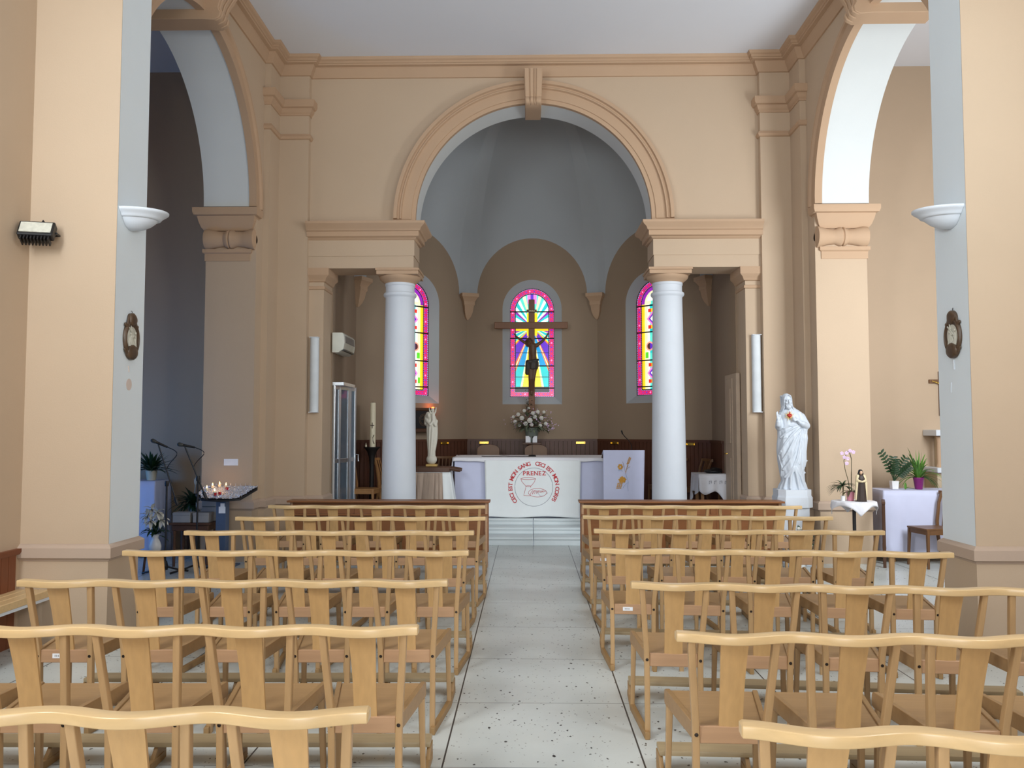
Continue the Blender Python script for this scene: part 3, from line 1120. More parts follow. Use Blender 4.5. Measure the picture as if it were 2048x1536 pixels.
def bench_parts():
    """meshes of one chair of a bench, built once"""
    def keep(key, ob):
        BP[key] = ob.data
        bpy.data.objects.remove(ob)
    for s, k in ((-1, 'l'), (1, 'r')):
        keep('post' + k, post_mb(s).build('back_post', M['postw']))
        keep('leg' + k, leg_mb(s).build('front_leg', M['postw']))
        keep('side' + k, siderail_mb(s).build('seat_rail', M['seatw'], bevel=0.002))
        mb = MB()
        # dark bolt head on the back of the post
        mb.lathe([(0.0, 0.0), (0.0075, 0.0), (0.0085, 0.002), (0.007, 0.0045), (0, 0.005)], 12)
        v = [(s * 0.141 + x, -0.0145 - z, 0.415 + y) for x, y, z in mb.v]
        mb.v = v
        keep('bolt' + k, mb.build('bolt', M['bolt']))
    keep('splat', splat_mb().build('back_splat', M['splatw'], angle=40))
    keep('seat', seat_mb().build('seat', M['seatw'], bevel=0.002))
    keep('rear', MB().box(-0.128, 0.128, -0.008, 0.012, 0.378, 0.447).build('rear_rail', M['crossw'], bevel=0.003))
    keep('frontrail', MB().box(-0.183, 0.183, 0.392, 0.412, 0.36, 0.405).build('front_rail', M['seatw'], bevel=0.002))
    mb = MB()
    # floor runner that ends in the bracket of the kneeler
    for sx in (-1, 1):
        mb.sweep([(sx * 0.143, -0.035, 0.02), (sx * 0.2, 0.43, 0.02), (sx * 0.205, 0.70, 0.02)], rect_sec(0.0135, 0.02, 0.004), up=(0, 0, 1))
        mb.prism([(0.60, 0.0), (0.73, 0.0), (0.73, 0.085), (0.63, 0.085), (0.585, 0.04)], 0, 0.02, lambda a, t, b: (sx * (0.195 + t), a, b))
    keep('runner', mb.build('floor_runner', M['runw'], bevel=0.002))


bench_parts()


def inst(name, data, parent, x):
    o = bpy.data.objects.new(name, data)
    COL.objects.link(o)
    o.parent = parent
    o.location = (x, 0, 0)
    return o


RAIL = {}


def rail_mesh(n):
    if n in RAIL:
        return RAIL[n]
    mb = MB()
    x0, x1 = -PITCH / 2 + 0.012, (n - 1) * PITCH + PITCH / 2 - 0.012
    pts = []
    k = int(n * 20)
    for i in range(k + 1):
        x = x0 + (x1 - x0) * i / k
        pts.append((x, rail_y(x), 0.819))
    sec = rect_sec(0.031, 0.0175, 0.0055)
    sc = [1.0] * len(pts)
    pts = [(x0 - 0.006, rail_y(x0), 0.819)] + pts + [(x1 + 0.006, rail_y(x1), 0.819)]
    sc = [0.80] + sc + [0.80]
    mb.sweep(pts, sec, scale=sc)
    o = mb.build('top_rail', M['railw'], angle=28)
    mb = MB()
    mb.box(x0 + 0.01, x1 - 0.01, 0.62, 0.745, 0.085, 0.110)
    q = mb.build('kneeler', M['kneelw'], bevel=0.008, seg=2)
    RAIL[n] = (o.data, q.data)
    bpy.data.objects.remove(o)
    bpy.data.objects.remove(q)
    return RAIL[n]


def bench(label, x_first, y_rail, n, sgn, slope, group):
    """x_first: middle of the chair beside the aisle; sgn: +1 the bench runs to the right"""
    rot = math.atan(slope)
    xs = x_first if sgn > 0 else x_first - (n - 1) * PITCH
    ys = y_rail + 0.13 - (0 if sgn > 0 else (n - 1) * PITCH * slope)
    t = thing('chair_bench', label, 'bench', (xs, ys, 0), rot, group)
    rd, kd = rail_mesh(n)
    inst('top_rail', rd, t, 0)
    inst('kneeler', kd, t, 0)
    for i in range(n):
        x = i * PITCH
        inst('back_splat', BP['splat'], t, x)
        inst('seat', BP['seat'], t, x)
        inst('rear_rail', BP['rear'], t, x)
        inst('front_rail', BP['frontrail'], t, x)
        for k in 'lr':
            p = inst('back_post', BP['post' + k], t, x)
            b = inst('bolt', BP['bolt' + k], p, 0)
            inst('front_leg', BP['leg' + k], t, x)
            inst('seat_rail', BP['side' + k], t, x)
        if i in (0, n - 1, n // 2):
            inst('floor_runner', BP['runner'], t, x)
    return t


ORD = ('nearest', 'second', 'third', 'fourth', 'fifth', 'sixth', 'seventh')
LROW = [(-0.766, 2.386, .019), (-0.758, 3.413, .019), (-0.737, 4.467, .019), (-0.702, 5.56, .019), (-0.736, 6.639, .019), (-0.698, 7.70, .019), (-0.760, 8.86, .012)]
RROW = [(0.745, 2.275, -.09), (0.746, 3.325, -.03), (0.704, 4.415, -.075), (0.645, 5.675, -.07), (0.690, 6.775, -.03), (0.668, 7.84, -.025), (0.735, 8.90, -.015)]
LB, RB = [], []
for k, (x, y, sl) in enumerate(LROW):
    LB.append(bench('pale beech bench of joined chairs, %s bench from the camera left of the aisle' % ORD[k], x, y, 5, -1, sl, 'chair benches left of the aisle'))
for k, (x, y, sl) in enumerate(RROW):
    RB.append(bench('pale beech bench of joined chairs, %s bench from the camera right of the aisle' % ORD[k], x, y, 5, 1, sl, 'chair benches right of the aisle'))


def sticker(b, x, w_=0.032, wd=None):
    mb = MB().box(x - w_, x + w_, -0.0095, -0.0075, 0.402, 0.428)
    o = mb.build('paper_label', M['paper'], b, bevel=0.001)
    o['label'] = 'small white paper label'
    mb = MB()
    for q in range(4):
        mb.box(x - w_ * .6 + q * w_ * .26, x - w_ * .6 + q * w_ * .26 + 0.004, -0.0102, -0.0093, 0.41, 0.421)
    mb.build('ink_mark', M['grey'], o)


sticker(LB[2], 0 * PITCH - 0.03, 0.034)
sticker(RB[3], -0.035, 0.034)
sticker(RB[5], -0.03, 0.028)

# long kneeling desks in front of the first benches
for s, lab in ((-1, 'long brown kneeling desk with a panelled front, left of the aisle'), (1, 'long brown kneeling desk with a panelled front, right of the aisle')):
    t = thing('kneeling_desk', lab, 'kneeling desk', (s * 1.745, 10.02, 0), 0, 'kneeling desks before the chancel')
    MB().box(-1.215, 1.215, -0.09, 0.16, 0.772, 0.795).build('desk_top', M['pew'], t, bevel=0.005, seg=2)
    pb = MB()
    for q in range(3):
        pb.box(-1.18 + q * 0.787 + 0.03, -1.18 + q * 0.787 + 0.757, 0.0, 0.014, 0.22, 0.74)
    pb.build('front_panel', M['pew'], t)
    fb = MB()
    for q in range(4):
        x = -1.165 + q * 0.777
        fb.box(x - 0.032, x + 0.032, -0.010, 0.024, 0.18, 0.772)
    fb.box(-1.19, 1.19, -0.008, 0.022, 0.70, 0.771).box(-1.19, 1.19, -0.008, 0.022, 0.18, 0.25).box(-1.19, 1.19, -0.07, 0.022, 0.615, 0.635)
    fb.build('panel_frame', M['pew'], t, bevel=0.003)
    for q in (-1, 1):
        mb = MB()
        mb.prism([(-0.06, 0.0), (0.16, 0.0), (0.13, 0.06), (0.09, 0.10), (0.09, 0.772), (-0.035, 0.772), (-0.035, 0.30), (-0.05, 0.10)], 0, 0.03, lambda a, tt, b: (q * (1.185 - tt + 0.0), a, b))
        mb.build('end_board', M['crossw'], t, bevel=0.004)

# wall bench on the left
t = thing('wall_bench', 'slatted wooden bench on a white metal frame along the left nave wall', 'bench', (-3.87, 4.3, 0), 0)
mb = MB()
for q in range(3):
    mb.box(-0.125 + q * 0.088, -0.125 + q * 0.088 + 0.082, -1.95, 2.06, 0.395, 0.425)
mb.box(0.135, 0.155, -1.95, 2.06, 0.375, 0.43)
mb.build('seat', M['railw'], t, bevel=0.004)
mb = MB().box(-0.10, -0.07, -1.9, 2.02, 0.355, 0.393).box(0.115, 0.147, -1.95, 2.06, 0.352, 0.374)
mb.build('frame', M['white'], t)
for q in (-1.6, 0.1, 1.2):
    mb = MB().box(0.105, 0.14, q, q + 0.04, 0.0, 0.355).box(-0.11, -0.075, q, q + 0.04, 0.0, 0.355).box(-0.11, 0.14, q, q + 0.04, 0.325, 0.355)
    mb.build('leg', M['white'], t)


# ================================================================== chancel furniture
def cloth_sheet(mb, mp, nu, nv):
    vs, fs = [], []
    for j in range(nv + 1):
        for i in range(nu + 1):
            vs.append(mp(i / nu, j / nv))
    for j in range(nv):
        for i in range(nu):
            a = j * (nu + 1) + i
            fs.append((a, a + 1, a + nu + 2, a + nu + 1))
    mb.add(vs, fs)


def thicken(o, t=0.004):
    m = o.modifiers.new('thick', 'SOLIDIFY')
    m.thickness = t
    m.offset = 0
    return o



t = thing('altar', 'long altar table covered in white linen in the middle of the chancel', 'altar', (0, 13.27, ZF))
MB().box(-1.20, 1.19, -0.55, 0.55, 0, 0.88).build('body', M['lilac'], t, bevel=0.01)
t2 = thing('altar_cloth', 'white linen cloth over the top of the altar', 'tablecloth', (0, 13.27, ZF + 0.022))
mb = MB()


def ac(u, v):
    # across the top, down the front and the back
    prof = [(-0.600, 0.825), (-0.600, 0.86), (-0.59, 0.878), (-0.565, 0.884), (0.565, 0.884), (0.59, 0.878), (0.60, 0.86), (0.60, 0.825)]
    k = v * (len(prof) - 1)
    i = min(int(k), len(prof) - 2)
    f = k - i
    y = prof[i][0] + (prof[i + 1][0] - prof[i][0]) * f
    z = prof[i][1] + (prof[i + 1][1] - prof[i][1]) * f
    x = -1.225 + 2.44 * u
    if z < 0.84:
        z += 0.006 * sin(u * 23) + 0.004 * sin(u * 51)
    return (x, y, z)


cloth_sheet(mb, ac, 60, 28)
thicken(mb.build('top_sheet', M['cloth'], t2, angle=60), 0.006)
for s, lx in ((-1, -1.226), (1, 1.216)):
    mb = MB()
    cloth_sheet(mb, lambda u, v: (lx + s * 0.02 * v * (0.4 + sin(u * 9 + s) ** 2), -0.585 + 1.17 * u, 0.882 - 0.26 * v - 0.015 * sin(u * 7)), 24, 8)
    thicken(mb.build('side_drop', M['cloth'], t2, angle=60), 0.005)

# banner hanging down the front of the altar
t = thing('altar_frontal', 'white cloth banner with red lettering, chalice and loaf hanging from the altar', 'banner', (0, 12.655, 0))
mb = MB()


def fr(u, v):
    x = -0.735 + 1.46 * u
    z = 1.175 - 0.85 * v
    lo = max(0, v - 0.75) / 0.25
    y = 0.012 * sin(u * 5 + 1) * v + 0.010 * sin(u * 13) * v * v - 0.045 * lo * lo
    edge = 0.02 * v * v * (abs(u - 0.5) * 2) ** 4
    return (x * (1 - 0.03 * v) + 0.0, y - edge, z + 0.01 * lo * sin(u * 9 + 2))


cloth_sheet(mb, fr, 48, 30)
thicken(mb.build('banner_cloth', M['clothband'], t, angle=60), 0.004)


def letter_mesh(ch, size):
    cu = bpy.data.curves.new('letter', 'FONT')
    cu.body = ch
    cu.size = size
    cu.extrude = 0.0015
    cu.offset = 0.0018
    cu.align_x = 'CENTER'
    o = bpy.data.objects.new('letter', cu)
    COL.objects.link(o)
    dg = bpy.context.evaluated_depsgraph_get()
    dg.update()
    me = bpy.data.meshes.new_from_object(o.evaluated_get(dg))
    vs = [tuple(v.co) for v in me.vertices]
    fs = [tuple(p.vertices) for p in me.polygons]
    xs = [v[0] for v in vs] or [0]
    bpy.data.objects.remove(o)
    bpy.data.meshes.remove(me)
    bpy.data.curves.remove(cu)
    # small serifs on the feet and heads make it a Roman letter
    if ch in SERIF and xs:
        x0, x1 = min(xs), max(xs)
        top = max(v[1] for v in vs)
        for fr_, at_top in SERIF[ch]:
            xc = x0 + (x1 - x0) * fr_
            yb = top - .055 * size if at_top else 0
            hw = .13 * size
            n0 = len(vs)
            vs += [(xc - hw, yb, -.0016), (xc + hw, yb, -.0016), (xc + hw, yb + .055 * size, -.0016), (xc - hw, yb + .055 * size, -.0016), (xc - hw, yb, .0016), (xc + hw, yb, .0016), (xc + hw, yb + .055 * size, .0016), (xc - hw, yb + .055 * size, .0016)]
            fs += [tuple(n0 + q for q in f) for f in ((0, 3, 2, 1), (4, 5, 6, 7), (0, 1, 5, 4), (1, 2, 6, 5), (2, 3, 7, 6), (3, 0, 4, 7))]
    return vs, fs, max(xs) - min(xs)


LETTER = {}
SERIF = {'E': ((.12, 0), (.12, 1)), 'I': ((.5, 0), (.5, 1)), 'T': ((.5, 0),), 'M': ((.07, 0), (.93, 0), (.07, 1), (.93, 1)), 'N': ((.08, 0), (.08, 1), (.92, 1)), 'A': ((.06, 0), (.94, 0)), 'P': ((.12, 0), (.12, 1)), 'R': ((.12, 0), (.12, 1), (.92, 0))}


def letter(ch, size):
    if (ch, size) not in LETTER:
        LETTER[(ch, size)] = letter_mesh(ch, size)
    return LETTER[(ch, size)]


def ring_text(mb, txt, a0, a1, r, size, c, yf):
    ws = [0.5 * size if ch == ' ' else letter(ch, size)[2] + 0.10 * size for ch in txt]
    tot = sum(ws)
    pos = 0
    for ch, wd in zip(txt, ws):
        mid = (pos + wd / 2) / tot
        pos += wd
        if ch == ' ':
            continue
        a = radians(a0 + (a1 - a0) * mid)
        vs, fs, _ = letter(ch, size)
        k = a - pi / 2
        out = []
        for x, y, z in vs:
            q = y - size * 0.36 + r
            px = c[0] + cos(a) * q + sin(a) * x
            pz = c[1] + sin(a) * q - cos(a) * x
            out.append((px, yf(px, pz) - z, pz))
        mb.add(out, fs)


FC = (0.012, 0.772)


def yfront(px, pz):
    v = (1.175 - pz) / 0.85
    u = (px / (1 - 0.03 * v) + 0.735) / 1.46
    return fr(u, v)[1] - 0.004


tm = MB()
ring_text(tm, 'CECI EST MON SANG', 221, 98, 0.358, 0.083, FC, yfront)
ring_text(tm, 'CECI EST MON CORPS', 86, -36, 0.358, 0.083, FC, yfront)
x = FC[0] - 0.165
for ch in 'PRENEZ':
    vs, fs, wd = letter(ch, 0.088)
    x += wd / 2
    xm = x
    tm.add([(xm + a, yfront(xm + a, FC[1] + 0.178 + b) - z, FC[1] + 0.178 + b) for a, b, z in vs], fs)
    x += wd / 2 + 0.012
tm.build('lettering', M['red'], t)


def stroke(mb, pts, r=0.0028, yf=yfront):
    mb.tube([(FC[0] + a, yf(FC[0] + a, FC[1] + b), FC[1] + b) for a, b in pts], r, 5)


def ell(cx_, cz_, rx, rz, a0=0, a1=360, n=40):
    return [(cx_ + rx * cos(radians(a0 + (a1 - a0) * k / n)), cz_ + rz * sin(radians(a0 + (a1 - a0) * k / n))) for k in range(n + 1)]


gm = MB()
stroke(gm, ell(0, 0, 0.288, 0.288, n=72))
stroke(gm, [(0.03, -0.06), (0.1, -0.135), (0.15, -0.135), (0.21, -0.09), (0.18, -0.05)], 0.002)
gm.build('outline_circle', M['thread'], t)
gm = MB()
stroke(gm, ell(-0.085, 0.125, 0.112, 0.016))
stroke(gm, [(-0.197, 0.125), (-0.18, 0.08), (-0.145, 0.04), (-0.12, 0.015), (-0.125, -0.02), (-0.145, -0.10), (-0.155, -0.125), (-0.10, -0.13), (-0.04, -0.13)])
stroke(gm, [(0.027, 0.125), (0.01, 0.08), (-0.02, 0.04), (-0.045, 0.015), (-0.045, -0.01)])
stroke(gm, ell(-0.082, 0.012, 0.038, 0.008))
stroke(gm, ell(0.055, -0.085, 0.135, 0.065))
gm.build('chalice_outline', M['red'], t)
gm = MB()
for q in range(7):
    x0 = -0.05 + q * 0.03
    stroke(gm, [(x0, -0.115 + 0.006 * q), (x0 + 0.01, -0.075), (x0 + 0.045, -0.045 - 0.002 * q)], 0.0045 if q % 2 else 0.003)
gm.build('bread_stripes', M['red'], t)

# microphone on the altar with its cable
t = thing('altar_microphone', 'thin black gooseneck microphone on a round foot standing on the altar', 'microphone', (-0.01, 13.0, 1.22))
MB().lathe([(0, 0), (0.06, 0), (0.062, 0.012), (0.05, 0.024), (0.02, 0.03), (0, 0.03)], 24).build('foot', M['black'], t)
MB().tube([(0, 0, 0.03), (0, -0.005, 0.14), (0.002, -0.02, 0.24), (0.004, -0.05, 0.29)], 0.004, 6).build('neck', M['black'], t)
MB().cap((0.004, -0.05, 0.29), 0.008, (0.005, -0.09, 0.31), 0.009).build('capsule', M['black'], t)
tag(MB().tube([(-0.07, 13.0, 1.225), (-0.2, 12.9, 1.225), (-0.35, 12.98, 1.225), (-0.46, 13.12, 1.225), (-0.6, 12.94, 1.225), (-0.72, 12.93, 1.225), (-0.8, 13.06, 1.225)], 0.006, 6).build('microphone_cable', M['black']), 'black cable lying in a wave across the altar cloth', 'cable')

# lectern
t = thing('lectern', 'lectern right of the altar hidden by a white cloth with wheat and grapes', 'lectern', (1.335, 12.42, ZF))
MB().box(-0.05, 0.05, -0.02, 0.08, 0.03, 0.92).build('post', M['darkwood'], t)
MB().box(-0.22, 0.22, -0.14, 0.22, 0, 0.03).build('base', M['darkwood'], t, bevel=0.005)
MB().prism([(-0.09, 1.01), (0.20, 0.928), (0.20, 0.898), (-0.09, 0.98)], -0.30, 0.30, lambda a, tt, b: (tt, a, b - .0)).build('desk', M['darkwood'], t, bevel=0.004)
c = thing('lectern_cloth', 'white cloth embroidered with wheat and gold grapes hanging over the lectern', 'cloth', (1.335, 12.30, 0))
mb = MB()


def lc(u, v):
    # over the sloping desk then straight down the front
    if v < 0.25:
        f = v / 0.25
        return (-0.305 + 0.61 * u, 0.24 - 0.252 * f, 1.268 + 0.07 * f)
    f = (v - 0.25) / 0.75
    w_ = 0.305 - 0.012 * f
    return (-w_ + 2 * w_ * u - 0.008 * f, -0.012 + 0.006 * sin(u * 6) * f, 1.338 - 0.78 * f)


cloth_sheet(mb, lc, 24, 32)
thicken(mb.build('cloth_sheet', M['lilac'], c, angle=50), 0.004)


def on_cloth(mb, pts, r):
    mb.tube([(a, -0.022, b) for a, b in pts], r, 5)


g = MB()
for q in range(11):
    a = 0.045 + 0.006 * (q % 2)
    g.ball((0.045 + 0.020 * (q % 2) + q * 0.0035, -0.022, 1.14 + q * 0.009), (0.0075, 0.004, 0.011), 8)
on_cloth(g, [(0.02, 1.0), (0.04, 1.08), (0.06, 1.15)], 0.003)
for q in range(6):
    g.ball((-0.055 + 0.024 * cos(q * 1.05), -0.022, 1.095 + 0.028 * sin(q * 1.05)), (0.016, 0.004, 0.016), 8)
g.build('wheat_embroidery', M['gold'], c)
g = MB()
for q in range(22):
    rr = 0.045 * math.sqrt(q / 22)
    a = q * 2.4
    g.ball((-0.028 + rr * cos(a) * 1.1, -0.022, 0.905 + rr * sin(a)), (0.0125, 0.004, 0.0125), 8)
for q in range(12):
    g.ball((-0.06 - 0.025 * (q % 3 - 1) - 0.004 * q * .5, -0.022, 0.85 - 0.022 * (q // 3)), (0.011, 0.004, 0.010), 8)
g.build('grape_embroidery', M['gold'], c)
g = MB()
on_cloth(g, [(-0.02, 1.17), (0.0, 1.1), (0.015, 1.02), (0.05, 1.1), (0.06, 1.12)], 0.0028)
on_cloth(g, [(0.015, 1.02), (0.045, 1.07), (0.09, 1.10)], 0.0026)
g.build('stalk_embroidery', M['gauze'], c)
g = MB()
on_cloth(g, [(0.02, 1.0), (0.045, 0.93), (0.06, 0.87), (0.05, 0.80), (0.06, 0.74)], 0.003)
on_cloth(g, [(0.06, 0.87), (0.0, 0.82), (-0.02, 0.78)], 0.0028)
on_cloth(g, [(-0.09, 1.04), (-0.05, 1.05), (-0.02, 1.03)], 0.0028)
g.build('leaf_embroidery', M['bluethread'], c)
t = thing('lectern_microphone', 'dark gooseneck microphone arching above the lectern', 'microphone', (1.40, 12.56, 1.315))
MB().tube([(0.08, 0.0, 0.0), (0.08, -0.01, 0.09), (0.045, -0.06, 0.15), (-0.03, -0.15, 0.215), (-0.075, -0.2, 0.265)], 0.006, 6).build('neck', M['black'], t)
MB().cap((-0.075, -0.2, 0.265), 0.011, (-0.09, -0.215, 0.305), 0.012).build('capsule', M['black'], t)
MB().lathe([(0, 0), (0.022, 0), (0.02, 0.012), (0, 0.012)], 12, c=(0.08, 0, -0.012)).build('foot', M['black'], t)

# big crucifix
CYB = 13.92
t = thing('crucifix', 'tall wooden crucifix with a carved figure before the middle window', 'crucifix', (-0.009, 14.64, 0.24))
t.scale = (1.052, 1.052, 1.052)
MB().box(-0.052, 0.052, -0.03, 0.03, 0.07, 3.52).build('post', M['crosswood'], t, bevel=0.006)
MB().box(-0.625, 0.605, -0.05, 0.012, 3.025, 3.135).build('crossbeam', M['crosswood'], t, bevel=0.006)
pl = MB().box(-0.085, 0.085, -0.05, -0.034, 3.30, 3.345).build('titulus', M['darkwood'], t, bevel=0.004)
pm = MB()
x = -0.045
for ch in 'INRI':
    vs, fs, wd = letter(ch, 0.034)
    pm.add([(x + wd / 2 + a, -0.052 - z, 3.309 + b) for a, b, z in vs], fs)
    x += wd + 0.012
pm.build('lettering', M['cream'], pl)
MB().box(-0.2, 0.2, -0.10, 0.08, 0.067, 0.14).build('foot', M['darkwood'], t)
fg = MB()
k = lambda px, py: ((px - 401) * 0.00128, (1205 - py) * 0.00128 + 2.07 - 0.17)


def P3(px, py, y=-0.09):
    a, b = k(px, py)
    return (a, y, b)


# trunk, arms, legs of the carved figure
fg.cap(P3(415, 560, -.09), 0.062, P3(418, 640, -.085), 0.060).cap(P3(418, 640, -.085), 0.060, P3(424, 700, -.08), 0.048).cap(P3(424, 700, -.08), 0.050, P3(425, 790, -.085), 0.066)
fg.cap(P3(372, 552, -.085), 0.036, P3(470, 552, -.085), 0.036)
fg.cap(P3(372, 548, -.085), 0.034, P3(290, 500, -.075), 0.024).cap(P3(290, 500, -.075), 0.025, P3(205, 440, -.065), 0.017).cap(P3(205, 440, -.065), 0.018, P3(188, 418, -.06), 0.012)
fg.cap(P3(470, 548, -.085), 0.034, P3(540, 498, -.075), 0.024).cap(P3(540, 498, -.075), 0.025, P3(590, 440, -.065), 0.017).cap(P3(590, 440, -.065), 0.018, P3(604, 415, -.06), 0.012)
for s_, hx in ((-1, 395), (1, 440)):
    fg.cap(P3(hx + s_ * 4, 800, -.09), 0.052, P3(402 + s_ * 18, 985, -.135), 0.034).cap(P3(402 + s_ * 18, 985, -.135), 0.036, P3(400 + s_ * 9, 1150, -.06), 0.021).cap(P3(400 + s_ * 9, 1150, -.06), 0.022, P3(396 + s_ * 4, 1195, -.085), 0.015)
fg.cap(P3(415, 545, -.09), 0.028, P3(385, 505, -.105), 0.028)
fg.ball(P3(372, 515, -.115), (0.046, 0.052, 0.064), 14, rot=(0.25, 0.25, 0))
fg.ball(P3(371, 517, -.166), (0.008, 0.012, 0.016), 8)
fg.cap(P3(366, 540, -.14), 0.026, P3(366, 556, -.14), 0.012)
for hand, dx in ((P3(188, 418, -.06), -1), (P3(604, 415, -.06), 1)):
    for q in range(5):
        a = radians(90 + (q - 2) * 22)
        fg.cap(hand, 0.0075, (hand[0] + dx * .012 + 0.036 * cos(a), hand[1] - 0.004, hand[2] + 0.036 * sin(a)), 0.005, 8)
bd = organic(fg, 'carved_figure', M['skinwood'], 0.006, 5, t)
lc_ = MB()
rings = []
for f, rx, ry in ((0, 0.076, 0.074), (0.2, 0.086, 0.084), (0.55, 0.09, 0.086), (0.8, 0.082, 0.082), (1.0, 0.078, 0.078)):
    cx_, cz_ = k(426 - 10 * f, 758 + 110 * f)
    rings.append([(cx_ + rx * cos(2 * pi * j / 40) * (1 + 0.05 * sin(9 * 2 * pi * j / 40)), -0.09 + ry * sin(2 * pi * j / 40) * (1 + 0.05 * sin(9 * 2 * pi * j / 40)), cz_) for j in range(40)])
lc_.loft(rings)
lc_.cap(P3(350, 770, -.1), 0.04, P3(340, 915, -.1), 0.034).cap(P3(345, 790, -.13), 0.03, P3(352, 925, -.12), 0.02).cap(P3(365, 770, -.14), 0.026, P3(480, 745, -.14), 0.022)
organic(lc_, 'loincloth', M['clothwood'], 0.007, 3, t)
hr = MB()
hr.ball(P3(366, 494, -.095), (0.054, 0.056, 0.058), 14).cap(P3(335, 500, -.1), 0.026, P3(340, 560, -.09), 0.018).cap(P3(400, 505, -.09), 0.022, P3(408, 545, -.07), 0.014)
for q in range(10):
    a = q * 2 * pi / 10
    c0 = P3(368, 492, -.11)
    hr.cap((c0[0] + 0.056 * cos(a), c0[1] + 0.05 * sin(a), c0[2]), 0.011, (c0[0] + 0.056 * cos(a + .63), c0[1] + 0.05 * sin(a + .63), c0[2] + 0.004), 0.011, 8)
organic(hr, 'hair', M['darkwood'], 0.006, 3, t)


# upholstered chairs and wooden chairs of the chancel
def arch_chair(label, x, y, brown=True):
    t = thing('sanctuary_chair', label, 'chair', (x, y, ZF), 0, 'chairs behind the altar')
    top = [(-0.19, 0.55), (0.19, 0.55), (0.19, 0.99)] + [(0.19 * cos(pi * j / 14), 0.99 + 0.085 * sin(pi * j / 14)) for j in range(1, 14)] + [(-0.19, 0.99)]
    MB().prism(top, 0.0, 0.05, lambda a, tt, b: (a, 0.25 + tt + 0.06 * (b - 0.5), b)).build('backrest', M['chair_brown'], t, bevel=0.012, seg=2)
    MB().box(-0.24, 0.24, -0.12, 0.26, 0.38, 0.47).build('seat', M['chairw'], t, bevel=0.02, seg=2)
    for sx in (-1, 1):
        for yy in (-0.10, 0.25):
            MB().box(sx * 0.21 - .02, sx * 0.21 + .02, yy - .02, yy + .02, 0, 0.39 if yy < 0.1 else 0.62).build('leg', M['chair_brown'], t)
    return t


arch_chair('brown arch-backed chair behind the left half of the altar', -0.76, 14.03)
arch_chair('brown arch-backed chair behind the altar directly below the flower vase', 0.06, 14.03)


def wood_chair(label, x, y, rz, group=None, z=ZF, m='chair_brown', seat_h=0.45, top=0.86, name='wooden_chair'):
    t = thing(name, label, 'chair', (x, y, z), rz, group)
    W_ = 0.19
    MB().prism([(-W_, -0.21), (W_, -0.21), (W_ * .9, 0.2), (-W_ * .9, 0.2)], 0, 0.022, lambda a, tt, b: (a, b, seat_h - .022 + tt)).build('seat', M[m], t, bevel=0.004)
    MB().box(-W_ + .01, W_ - .01, -0.195, -0.175, seat_h - .075, seat_h - .02).box(-W_ + .012, -W_ + .03, -0.19, 0.19, seat_h - .075, seat_h - .02).box(W_ - .03, W_ - .012, -0.19, 0.19, seat_h - .075, seat_h - .02).build('apron', M[m], t)
    for s_ in (-1, 1):
        MB().sweep([(s_ * (W_ + .0), -0.2, 0), (s_ * (W_ - .018), -0.185, seat_h - .02)], rect_sec(.0155, .0155, .003), up=(0, 1, 0), scale=[.75, 1.1]).build('leg', M[m], t)
        MB().sweep([(s_ * (W_ - .01), 0.25, 0), (s_ * (W_ - .02), 0.19, seat_h - .1), (s_ * (W_ - .02), 0.185, seat_h + .05), (s_ * (W_ - .015), 0.22, top - .12), (s_ * (W_ - .01), 0.265, top)], rect_sec(.0145, .0175, .004), up=(0, 1, 0), scale=[.8, 1, 1, .95, .9]).build('leg', M[m], t)
    rl = MB()
    pts = [(-W_ - .03 + (2 * W_ + .06) * j / 12, 0.262 + 0.03 * sin(pi * j / 12), top - .002) for j in range(13)]
    rl.sweep(pts, rect_sec(.014, .022, .006))
    rl.build('top_rail', M[m], t)
    sl = MB()
    for q in (-.09, -.03, .03, .09):
        sl.sweep([(q, 0.2, seat_h - .01), (q, 0.22, seat_h + .18), (q * 1.05, 0.285, top - .01)], rect_sec(.011, .005), up=(0, 1, 0))
    sl.build('back_slats', M[m], t)
    return t


wood_chair('wooden chair in the chancel in front of the tall candle stand', -2.54, 12.55, radians(82), 'wooden chairs in the chancel', m='chairw')
wood_chair('wooden chair in the chancel partly hidden by the left column', -2.22, 13.34, radians(70), 'wooden chairs in the chancel', m='chairw')
wood_chair('wooden chair in the chancel nearest the small cloth-covered table', 2.44, 12.95, radians(-80), 'wooden chairs in the chancel')
wood_chair('wooden chair in the chancel just right of the right column', 2.12, 13.4, radians(-60), 'wooden chairs in the chancel')
wood_chair('low wooden chair behind the altar near the lectern', 1.05, 14.25, 0.1, 'wooden chairs in the chancel')
wood_chair('wooden chair behind the stand with the slender white statue', -1.52, 13.85, -0.1, 'wooden chairs in the chancel')

# tall candle on its iron stand
t = thing('candle_stand', 'dark iron stand with a wide drip dish beside the glass door', 'candle stand', (-2.51, 12.95, ZF))
MB().lathe([(0, 0), (0.15, 0), (0.15, 0.02), (0.06, 0.05), (0.04, 0.1), (0.035, 0.75), (0.045, 0.9), (0.075, 0.99), (0.11, 1.04), (0, 1.04)], 24).build('stem', M['iron'], t)
MB().lathe([(0, 1.04), (0.125, 1.04), (0.13, 1.06), (0.12, 1.062), (0.115, 1.05), (0, 1.05)], 24).build('drip_dish', M['iron'], t)
t = thing('paschal_candle', 'tall thick ivory candle on the dark iron stand', 'candle', (-2.50, 12.95, ZF + 1.05))
MB().lathe([(0, 0), (0.047, 0), (0.046, 0.69), (0.04, 0.70), (0, 0.695)], 24).build('wax', M['wax'], t)
d = MB()
d.box(-0.03, 0.03, -0.0505, -0.045, 0.34, 0.352).box(-0.006, 0.006, -0.0505, -0.045, 0.30, 0.39)
